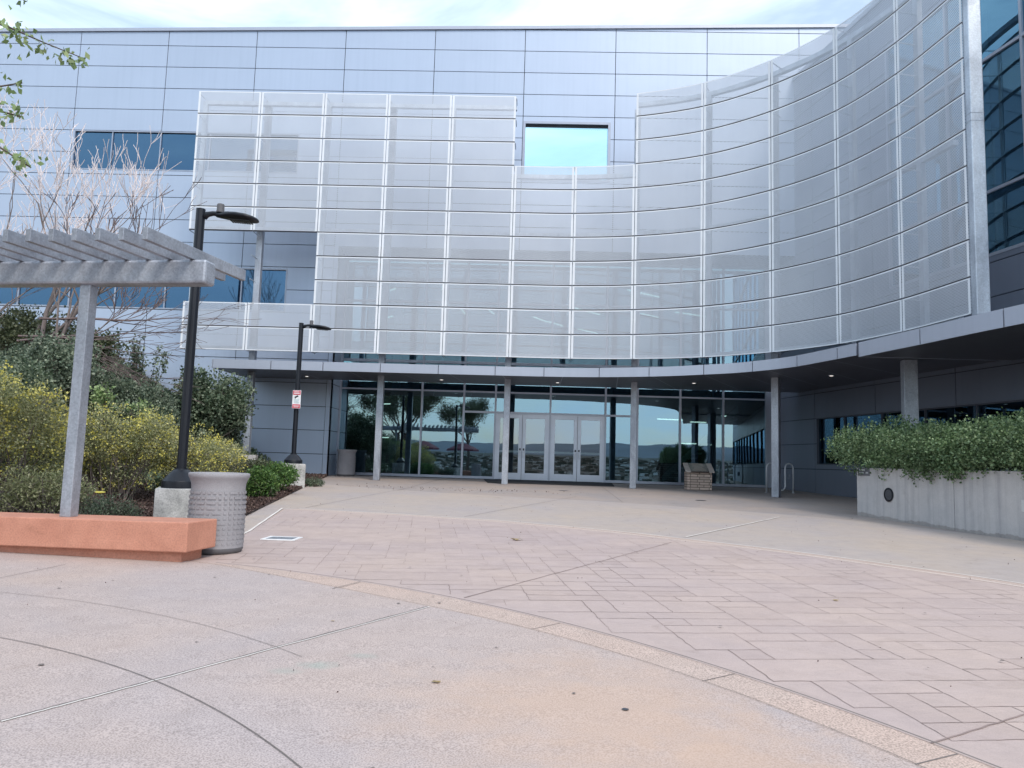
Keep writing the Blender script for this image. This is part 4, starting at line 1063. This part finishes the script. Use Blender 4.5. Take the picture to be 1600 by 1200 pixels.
# bike racks: two bent stainless hoops
def rack(x, y, label, flip):
    r = empty('bike_rack', (x, y, gz(x, y)), label, 'bike rack', 'stainless hoops beside the blue column', rz=R(20))
    w = .155; P = [(-w, 0, -.02)] + [(-w, 0, .80)] + [(-w * math.cos(a), 0, .80 + w * math.sin(a)) for a in [PI * k / 8 for k in range(1, 8)]] + [(w, 0, .80), (w, 0, .22), (w + .03, 0, .15), (w + .10, 0, .09), (w + .16, 0, .09)]
    if flip: P = [(-a, b_, c) for a, b_, c in P]
    b = MB(); b.tube(P, .024, 10); b.build('hoop', 'stainless', r, smooth=True)
    b = MB()
    b.lathe([(0, .01), (.06, .01), (.06, 0)], (-w if not flip else w, 0, .004), 16); b.build('foot_plate', 'stainless', r)
    if flip:
        b = MB(); b.box((-.045, -.012, .46), (.045, .012, .62)); b.build('tag_plate', 'aluminium', r)
    return r
rack(7.80, 25.0, 'stainless hoop just left of the angled column by the entrance', False)
rack(8.40, 25.0, 'stainless hoop right of the angled column, with a small plate between its legs', True)

# stone plinth with bronze plaque
pp = empty('stone_plinth', (5.52, 25.3, gz(0, 25.3)), 'short tan stone plinth with a sloped bronze plaque in front of the glazing', 'plinth')
b = MB(); b.box((-.40, -.22, 0), (.40, .28, .58)); b.build('stone_base', 'ledger_stone', pp)
def slope(x0, x1, t0, t1, lift, b):
    # sloping table: front low edge y=-.30,z=.56 ; back y=.26,z=.90
    def pt(x, t, l): return (x, -.30 + .54 * t, .57 + .27 * t + l)
    vs = [pt(x0, t0, lift), pt(x1, t0, lift), pt(x1, t1, lift), pt(x0, t1, lift), pt(x0, t0, lift + .04), pt(x1, t0, lift + .04), pt(x1, t1, lift + .04), pt(x0, t1, lift + .04)]
    b.add(vs, [(0, 3, 2, 1), (4, 5, 6, 7), (0, 1, 5, 4), (1, 2, 6, 5), (2, 3, 7, 6), (3, 0, 4, 7)])
b = MB(); b.prism([(-.38, -.2), (.38, -.2), (.38, .27), (-.38, .27)], .5795, lambda x, y: .57 + .27 * (y + .30) / .54 - .002); b.build('stone_wedge', 'ledger_stone', pp)
b = MB(); slope(-.47, -.30, -.02, 1.0, .0, b); b.build('cap_slab', 'stone_cap', pp, bevel=.008); b = MB(); slope(.30, .47, -.02, 1.0, .0, b); b.build('cap_slab', 'stone_cap', pp, bevel=.008)
b = MB(); slope(-.295, .295, .0, .99, -.005, b); pq2 = b.build('bronze_plaque', 'bronze', pp)
b = MB(); rr = random.Random(6)
for t in (.12, .2, .3, .4, .5, .6, .72, .82, .9):
    w = rr.uniform(.12, .24); slope(-w, w, t, t + .025, .0, b)
b.build('raised_lettering', 'bronze_light', pq2)

# door mat, drains and marks
b = MB(); 
m = [(-1.75, 27.93), (2.95, 27.93), (2.80, 25.6), (-1.45, 25.4)]
b.prism([(x, y) for x, y in m][::-1], lambda x, y: gz(x, y) + .002, lambda x, y: gz(x, y) + .016); tag(b.build('door_mat', 'rubber_mat'), 'wide dark rubber mat in front of the double doors', 'mat')
gr = empty('drain_grate', (-3.13, 9.62, gz(0, 9.62) + .012), 'small pale square drain cover set in the stamped paving', 'drain cover')
b = MB(); b.box((-.21, -.19, 0), (.21, -.15, .012)); b.box((-.21, .15, 0), (.21, .19, .012)); b.box((-.21, -.15, 0), (-.17, .15, .012)); b.box((.17, -.15, 0), (.21, .15, .012)); b.build('frame', 'white_paint', gr)
b = MB(); b.box((-.17, -.15, .001), (.17, .15, .004)); b.build('grate_bed', 'cable_grey', gr)
b = MB()
for k in range(11): b.box((-.165, -.142 + k * .027, .0042), (.165, -.130 + k * .027, .009))
b.build('grate_bar', 'galvanised', gr)
def mark(name, x, y, r, mat, label, cat, sx=1.0, lift=.0255):
    b = MB(); n = 14; rr = random.Random(int(x * 100)); b.add([(x + r * sx * rr.uniform(.8, 1.1) * math.cos(2 * PI * k / n), y + r * rr.uniform(.8, 1.1) * math.sin(2 * PI * k / n), gz(x, y) + lift) for k in range(n)], [tuple(range(n))])
    return tag(b.build(name, mat), label, cat)
mark('floor_drain', 4.4, 19.9, .16, 'joint_dark', 'flat round metal cover in the apron below the plinth', 'drain cover', lift=.006)
mark('floor_drain', .95, 22.3, .15, 'joint_dark', 'flat round metal cover in the apron before the door mat', 'drain cover', lift=.006)
mark('floor_stain', .485, 3.80, .018, 'joint_dark', 'small dark tack-shaped spot on the foreground concrete', 'stain')
def dry_leaf(x, y, size, label, lift):
    b = MB(); rr = random.Random(int(abs(x) * 100)); a = rr.uniform(0, 6); n = 8; z = gz(x, y) + lift
    vs = [(x, y, z + size * .25)] + [(x + size * (1 - .35 * (k % 2)) * math.cos(a + 2 * PI * k / n), y + size * .7 * (1 - .35 * (k % 2)) * math.sin(a + 2 * PI * k / n), z + size * rr.uniform(0, .3)) for k in range(n)]
    b.add(vs, [(0, 1 + k, 1 + (k + 1) % n) for k in range(n)]); return tag(b.build('dry_leaf', 'leaf_straw'), label, 'leaf', 'dry leaves on the paving')
dry_leaf(-.47, 4.10, .03, 'single curled brown leaf on the foreground concrete', .025)
dry_leaf(-.17, 10.25, .09, 'pale curled dry leaf lying in the middle of the stamped paving', .016)
dry_leaf(2.68, 6.8, .03, 'tiny brown leaf on the right side of the stamped paving', .016)
dry_leaf(-1.35, 5.35, .018, 'tiny dark leaf left of the band of paving', .025)
# scattered specks of grit
n = 260; X = rng.uniform(-5, 7, n); Y = rng.uniform(2.6, 17, n); P = np.array([(x, y, gz(x, y) + .0265) for x, y in zip(X, Y)])
V, F = leaf_arrays(P, np.tile((0, 0, .05), (n, 1)), .012, rng, .5, .5); tag(npmesh('grit', V, F, 'bark_mulch'), 'tiny dark crumbs scattered over the plaza paving', 'grit', None, 'stuff')

b = MB(); rr = random.Random(31)
for k in range(70):
    x, y = rr.uniform(-4, 6), rr.uniform(2.7, 12); r_ = rr.uniform(.006, .016)
    if math.dist((x, y), (-5.83, -.71)) < 7.0 or y < 9: b.add([(x + r_ * rr.uniform(.8, 1.2) * math.cos(2 * PI * q / 9), y + r_ * rr.uniform(.8, 1.2) * math.sin(2 * PI * q / 9), gz(x, y) + .0262) for q in range(9)], [tuple(range(9))])
tag(b.build('gum_spots', 'joint_line'), 'flat dark chewing gum spots trodden into the plaza paving', 'gum spots', None, 'stuff')
# stair cheek wall and handrail at the end of the bed
cw = empty('stair_wall', (-8.8, 22.4, gz(0, 22.4)), 'low sloping concrete stair wall beside the left column', 'wall')
b = MB(); b.add([(-9.5, 22.3, -1.0), (-8.0, 22.3, -1.0), (-8.0, 22.3, -.66), (-9.5, 22.3, .02), (-9.5, 22.52, -1.0), (-8.0, 22.52, -1.0), (-8.0, 22.52, -.66), (-9.5, 22.52, .02)], [(0, 1, 2, 3), (7, 6, 5, 4), (3, 2, 6, 7), (1, 5, 6, 2), (0, 3, 7, 4), (0, 4, 5, 1)])
b.build('sloped_kerb', 'concrete_pale', cw, tuple(cw.location), bevel=.01)
b = MB(); b.box((-9.9, 23.4, -1.0), (-8.6, 23.6, -.05)); b.build('cheek_wall', 'concrete_wall', cw, tuple(cw.location), bevel=.01)
hr = empty('handrail', (-8.0, 24.0, gz(0, 24)), 'thin grey steel handrail sloping down beside the left column', 'handrail')
b = MB(); b.tube([(-2.6, 0, 1.15), (-.4, 0, .25), (.0, 0, .18), (.02, 0, 0)], .022, 8); b.tube([(-2.2, 0, 0), (-2.2, 0, .98)], .02, 8); b.build('rail', 'cable_grey', hr, smooth=True)

# ------------------------------------------------------------------ vegetation
def bz(x, y): return bed_z(x, y)
def shrub(name, c, rad, n, size, mat, label, cat, **k):
    """several lobes around c"""
    rr = random.Random(k.pop('lobeseed', 3)); L = k.pop('lobes', 9); bl = [(c[0], c[1], c[2], rad[0] * .75, rad[1] * .75, rad[2] * .8, 1.6)]
    for i in range(L):
        a = 2 * PI * i / L + rr.uniform(-.3, .3); e = rr.uniform(-.5, .8)
        bl.append((c[0] + rad[0] * .62 * math.cos(a) * math.cos(e), c[1] + rad[1] * .62 * math.sin(a) * math.cos(e), c[2] + rad[2] * .62 * math.sin(e), rad[0] * rr.uniform(.28, .45), rad[1] * rr.uniform(.28, .45), rad[2] * rr.uniform(.28, .48), 1))
    return plant(name, (c[0], c[1], bz(c[0], c[1]) if edge_x(c[1]) > c[0] else gz(c[0], c[1])), bl, n, size, mat, label, cat, **k)
YG = 'yellow-flowering shrubs behind the bench'
shrub('flowering_shrub', (-7.35, 10.1, .22), (1.15, .9, 1.05), 26000, .042, 'leaf_grey', 'tall yellow-flowering shrub at the far left, left of the pergola post', 'shrub', group=YG, seed=21, flowers=(6500, .030, 'petal_yellow'), stems=70, smat='bark_grey', clump=7, aspect=.22, shell=.35, spread=1.0, srad=.010)
shrub('flowering_shrub', (-7.0, 12.6, -.10), (1.3, .9, .90), 28000, .042, 'leaf_grey', 'wide yellow-flowering shrub just right of the pergola post', 'shrub', group=YG, seed=22, flowers=(7000, .028, 'petal_yellow'), stems=70, smat='bark_grey', clump=7, aspect=.22, shell=.35, spread=1.0, lobeseed=8, srad=.010)
shrub('flowering_shrub', (-6.3, 13.9, -.12), (.95, .8, .68), 15000, .042, 'leaf_grey', 'smaller yellow-flowering shrub behind the nearer lamp post', 'shrub', group=YG, seed=23, flowers=(4400, .028, 'petal_yellow'), stems=50, smat='bark_grey', clump=7, aspect=.22, shell=.35, spread=1.0, lobeseed=12, srad=.010)
shrub('evergreen_bush', (-8.5, 19.4, 1.08), (1.2, 1.0, 1.2), 24000, .075, 'leaf_dark', 'large rounded dark evergreen bush beside the left column', 'bush', seed=31, stems=50, clump=6, shell=.5, lobeseed=5, srad=.02)
shrub('broadleaf_shrub', (-9.3, 16.6, .95), (1.35, 1.2, .75), 16000, .06, 'leaf_bluish', 'dull green shrub mass behind the yellow shrubs', 'shrub', seed=32, stems=30, clump=6, shell=.5)
shrub('broadleaf_shrub', (-10.0, 15.2, 1.45), (1.1, 1.0, 1.0), 15000, .06, 'leaf_bluish', 'high blue-green shrub at the foot of the bare tree', 'shrub', seed=33, stems=30, clump=6, shell=.5, lobeseed=9)
shrub('broadleaf_shrub', (-8.35, 15.8, .55), (.9, .8, .55), 10000, .055, 'leaf_dark', 'dark low shrub behind the nearer lamp post', 'shrub', seed=34, stems=24, clump=6, shell=.5, lobeseed=19)
shrub('broadleaf_shrub', (-12.4, 18.6, 2.6), (1.8, 1.5, 1.0), 14000, .07, 'leaf_olive', 'olive green shrub high on the bank behind the bare tree', 'shrub', seed=35, stems=24, clump=6, shell=.5, lobeseed=29)
shrub('broadleaf_shrub', (-8.7, 12.2, .75), (.9, .8, .85), 11000, .05, 'leaf_dark', 'dark shrub showing behind the pergola post', 'shrub', seed=36, stems=24, clump=6, shell=.5, lobeseed=39)
shrub('box_bush', (-5.60, 15.6, -.62), (.33, .33, .34), 5200, .045, 'leaf_bright', 'nearer clipped round bright green bush behind the litter bin', 'bush', group='round clipped bushes beside the farther lamp', seed=41, stems=8, clump=5, shell=.75, lobes=7)
shrub('box_bush', (-5.78, 17.3, -.52), (.40, .36, .34), 5200, .045, 'leaf_bright', 'farther clipped round bush touching the farther lamp footing', 'bush', group='round clipped bushes beside the farther lamp', seed=42, stems=8, clump=5, shell=.75, lobes=7, lobeseed=6)
shrub('low_shrub', (-5.95, 20.6, -.74), (.34, .3, .12), 1500, .035, 'leaf_dark', 'small sparse plant at the foot of the farther lamp', 'plant', seed=43, stems=12, clump=4, shell=.3, lobes=5)
shrub('low_shrub', (-5.35, 9.6, -.80), (.42, .36, .22), 4200, .032, 'leaf_dark', 'feathery green plant with one flat yellow flower head behind the bench', 'plant', seed=44, stems=20, clump=5, shell=.3, lobes=6, aspect=.2)
shrub('low_shrub', (-4.85, 10.8, -.72), (.28, .25, .32), 2400, .035, 'leaf_bluish', 'upright blue-green plant left of the nearer lamp footing', 'plant', seed=45, stems=16, clump=4, shell=.3, lobes=5, aspect=.25)
shrub('low_shrub', (-6.6, 18.2, -.35), (.6, .5, .22), 3200, .04, 'leaf_olive', 'low straggly olive plant above the clipped bushes', 'plant', seed=46, stems=20, clump=4, shell=.3, lobes=6)
b = MB(); b.lathe([(0, .01), (.05, .012), (.06, 0), (.0, -.02)], (0, 0, .0), 12); o = b.build('flower_head', 'petal_yellow'); o.location = (-5.16, 9.0, -.52); tag(o, 'flat yellow flower head standing above the feathery plant', 'flower')
b = MB(); b.tube([(0, 0, -.45), (.02, .02, -.2), (0, 0, 0)], .004, 5); b.build('stalk', 'leaf_dark', o)
shrub('sapling', (-8.08, 13.9, .95), (.16, .15, .32), 420, .06, 'leaf_fresh', 'pale fresh green sapling poking above the shrubs', 'sapling', seed=51, stems=8, clump=5, shell=.2, lobes=5)
shrub('sapling', (-7.5, 14.2, .80), (.22, .15, .10), 160, .05, 'leaf_fresh', 'low pale sapling right of the taller one', 'sapling', seed=52, stems=6, clump=5, shell=.2, lobes=5)
shrub('low_shrub', (-6.3, 9.7, -.62), (.7, .5, .36), 7000, .045, 'leaf_grey', 'dry grey-green undergrowth left of the pergola post', 'plant', seed=47, stems=50, smat='bark_grey', clump=5, shell=.2, lobes=7, aspect=.2, srad=.008)
shrub('broadleaf_shrub', (-8.4, 12.6, -.1), (1.0, .8, .7), 9000, .05, 'leaf_bluish', 'green shrub low behind the left yellow shrub', 'shrub', seed=48, stems=20, clump=5, shell=.4, lobes=7)
# ground cover on the bank against the wall
n = 30000; yy = rng.uniform(14, 26.6, n); dd = 1.7 + rng.random(n) * 15; X = np.array([edge_x(y) for y in yy]) - dd
P = np.array([(x, y, bed_z(x, y) + .12 * rng.random() + .12 * max(0, mnoise.noise(Vector((x, y, 0))))) for x, y in zip(X, yy)])
V, F = leaf_arrays(P, np.tile((0, 0, .8), (n, 1)), .13, rng, .3, .8); tag(npmesh('ground_cover', V, F, 'leaf_dark'), 'low dark green ground cover on the bank against the wall', 'ground cover', None, 'stuff')

# branching tree builder
def branch(b, tips, p, d, L, r, depth, rr, bend=.25, split=3, up=.12, leafpts=None, minr=.004, shrink=.72, spreadang=.55):
    pts = [p]; q = Vector(p); dd = Vector(d).normalized(); k = 4; rad = [r]
    for i in range(k):
        dd = (dd + Vector((rr.uniform(-bend, bend), rr.uniform(-bend, bend), rr.uniform(-bend, bend) * .7 + up))).normalized(); q = q + dd * (L / k); pts.append(tuple(q)); rad.append(max(minr, r * (1 - .38 * (i + 1) / k)))
    (b if depth > 2 else tips).tube(pts, rad, 7 if depth > 3 else (5 if depth > 2 else 4), cap=False)
    if leafpts is not None and depth <= 2: leafpts += pts[1:]
    if depth == 0: return
    ns = split if depth != 4 or rr.random() < .6 else split - 1
    for s in range(ns):
        i = rr.randint(2, k) if s else k; o_ = Vector(pts[i]); ax = Vector((rr.uniform(-1, 1), rr.uniform(-1, 1), rr.uniform(-.4, .8)))
        nd = (dd + ax * spreadang * (1 if s else .5)).normalized()
        branch(b, tips, tuple(o_), nd, L * shrink * rr.uniform(.8, 1.1), rad[i] * .72, depth - 1, rr, bend, split, up, leafpts, minr, shrink, spreadang)
bt = empty('bare_tree', (-11.9, 17.0, bz(-11.9, 17) - .05), 'bare multi-stemmed tree with pale twig tips above the pergola', 'tree')
O = Vector(bt.location); b = MB(); tips = MB(); rr = random.Random(17)
z0 = 0
for (sx, sy, dx, dy, dz, L, r) in ((-.5, 0, -.30, .1, 1, 3.1, .085), (-.1, .2, -.05, .2, 1, 3.3, .085), (.15, 0, .16, -.1, 1, 3.2, .09), (.0, 0, .62, 0, .95, 3.0, .09), (.2, -.1, .85, -.05, .72, 2.6, .075), (-.7, -.1, -.7, 0, .9, 2.5, .07)):
    branch(b, tips, (sx, sy, 0), (dx, dy, dz), L, r * .72, 5, rr, .22, 3, .07, None, .0065, .68, .78)
b.build('trunk', 'bark_grey', bt, smooth=True)
zcut = 4.1
hi, lo_ = MB(), MB()
# pale twigs high in the crown, brown ones lower
vi = 0
tv = tips.v; groups = {}
for f in tips.f:
    zc = sum(tv[i][2] for i in f) / 4; xc = sum(tv[i][0] for i in f) / 4
    groups.setdefault('hi' if zc > 4.0 + .55 * max(0, xc) else 'lo', []).append(f)
for nm, mt in (('hi', 'twig_pale'), ('lo', 'twig_brown')):
    g_ = groups.get(nm, []); used = {}; m_ = MB()
    for f in g_:
        m_.f.append(tuple(used.setdefault(i, len(used)) for i in f))
    m_.v = [None] * len(used)
    for i, k in used.items(): m_.v[k] = tv[i]
    m_.build('crown' if nm == 'hi' else 'lower_twigs', mt, bt, smooth=True)
# low arching twigs reaching right under the beam
b2 = MB(); rr = random.Random(77)
for k in range(5):
    s = Vector((rr.uniform(-.2, .4), rr.uniform(-.3, .1), rr.uniform(1.2, 2.3))); branch(b2, b2, tuple(s), (1, rr.uniform(-.2, .2), rr.uniform(-.05, .25)), rr.uniform(1.4, 2.0), .03, 3, rr, .16, 3, -.02, None, .005, .68, .6)
b2.build('side_branches', 'twig_brown', bt, smooth=True)

# tall leafy shrub, spindly
sp = empty('spindly_shrub', (-9.3, 18.0, bz(-9.3, 18.0)), 'thin upright shrub with sparse leaves against the grey wall', 'shrub')
b = MB(); lp = []; rr = random.Random(9); zt = 2.45 - sp.location.z
for k in range(7): branch(b, b, (rr.uniform(-.1, .1), rr.uniform(-.1, .1), 0), (rr.uniform(-.4, .5), rr.uniform(-.2, .2), 1.2), zt * .55, .018, 2, rr, .12, 2, .1, lp, .004, .6, .5)
b.build('stem', 'bark', sp); P = np.array([tuple(p) for p in lp]); P = np.repeat(P, 7, 0) + rng.normal(0, .05, (len(P) * 7, 3)); V, F = leaf_arrays(P, np.tile((0, 0, .4), (len(P), 1)), .085, rng, .3, .9); npmesh('foliage', V, F, 'leaf_bluish', sp)

# big broadleaf trees outside the left edge; boughs tip into the frame, crowns mirror in the glass
def big_tree(name, base, h, crown, label, seed, boughs=()):
    t = empty(name, base, label, 'tree'); b = MB(); tw = MB(); rr = random.Random(seed); lp = []
    b.tube([(0, 0, -.1), (.05, .02, h * .4), (-.05, .05, h * .7)], [.17, .13, .11], 12)
    for k in range(6):
        a = 2 * PI * k / 6 + rr.uniform(-.3, .3); branch(b, tw, (-.05 + rr.uniform(-.03, .03), .05, h * rr.uniform(.5, .7)), (math.cos(a), math.sin(a), 1.0), crown * .75, .06, 4, rr, .16, 3, .05, lp, .004, .66, .6)
    for B_ in boughs:
        pts = [tuple(np.array(p) - np.array(base)) for p in B_]; tw.tube(pts, [.022, .014, .009, .006, .004][:len(pts)] if len(pts) <= 5 else .008, 6)
    b.build('trunk', 'bark', t, smooth=True); tw.build('twigs', 'bark', t, smooth=True)
    P = np.array([tuple(p) for p in lp]); P = np.repeat(P, 7, 0) + rng.normal(0, .22, (len(P) * 7, 3)); V, F = leaf_arrays(P, np.tile((0, 0, -.2), (len(P), 1)), .10, rng, .36, .9); npmesh('crown', V, F, 'leaf_olive', t)
    return t
base = (-8.8, 4.2, gz(0, 4.2))
boughs = [[(-7.8, 5.0, 3.8), (-5.6, 6.4, 4.02), (-4.95, 6.5, 3.86), (-4.62, 6.5, 3.72), (-4.24, 6.5, 3.575)],
          [(-7.8, 5.0, 3.6), (-5.6, 6.4, 3.42), (-5.02, 6.5, 3.28), (-4.78, 6.5, 3.325)],
          [(-7.8, 5.0, 3.5), (-5.6, 6.4, 3.2), (-5.0, 6.5, 3.06), (-4.76, 6.5, 3.0)],
          [(-7.8, 5.0, 3.3), (-5.6, 6.4, 2.9), (-4.95, 6.5, 2.72), (-4.62, 6.5, 2.52)],
          [(-7.8, 5.0, 4.4), (-5.6, 6.4, 4.3), (-4.86, 6.5, 4.14)]]
t1 = big_tree('broadleaf_tree', base, 4.6, 2.3, 'leafy tree just outside the left edge, its twig tips hanging in the top left corner', 61, boughs)
# young leaf clusters on the twig tips
pts = []
for c, k, s in (((-4.86, 6.5, 3.80), 34, .085), ((-4.98, 6.5, 3.86), 30, .09), ((-4.60, 6.5, 3.66), 22, .06), ((-4.38, 6.5, 3.60), 22, .045), ((-4.27, 6.5, 3.57), 16, .035), ((-4.92, 6.5, 3.30), 14, .05), ((-4.80, 6.5, 3.33), 6, .03), ((-4.92, 6.5, 3.05), 30, .07), ((-4.78, 6.5, 3.04), 14, .04), ((-4.70, 6.5, 2.58), 34, .06), ((-4.95, 6.5, 2.72), 14, .04), ((-4.86, 6.5, 4.15), 5, .02)):
    pts += [tuple(np.array(c) + rng.normal(0, s, 3) * np.array((1, .8, .75))) for _ in range(k)]
P = np.array(pts) - np.array(base); V, F = leaf_arrays(P, np.tile((.3, 0, -.7), (len(P), 1)), .068, rng, .32, .7); npmesh('young_leaves', V, F, 'leaf_fresh', t1)
big_tree('broadleaf_tree', (-5.5, -9, gz(0, -9)), 5.0, 2.2, 'leafy tree behind the viewer, mirrored in the entrance glass', 62)
big_tree('broadleaf_tree', (-11, -6, gz(0, -6)), 5.0, 2.4, 'leafy tree behind the viewer on the left, mirrored darkly in the glass', 63)
# red parasols mirrored in the glass
for x, y, lb in ((-8.6, -3.5, 'red parasol left behind the viewer, mirrored in the glass'), (-5.6, -5.2, 'red parasol nearer the doors axis behind the viewer, mirrored in the glass')):
    u = empty('parasol', (x, y, gz(x, y)), lb, 'parasol', 'red parasols mirrored in the glass')
    b = MB(); b.lathe([(0, 2.75), (.4, 2.65), (1.3, 2.25), (1.32, 2.12)], n=8); b.build('canopy', 'red_canvas', u); b = MB(); b.tube([(0, 0, 0), (0, 0, 2.74)], .03, 8); b.build('pole', 'black_metal', u); b = MB(); b.lathe([(0, .1), (.3, .08), (.3, 0)], n=16); b.build('foot', 'concrete_can', u)
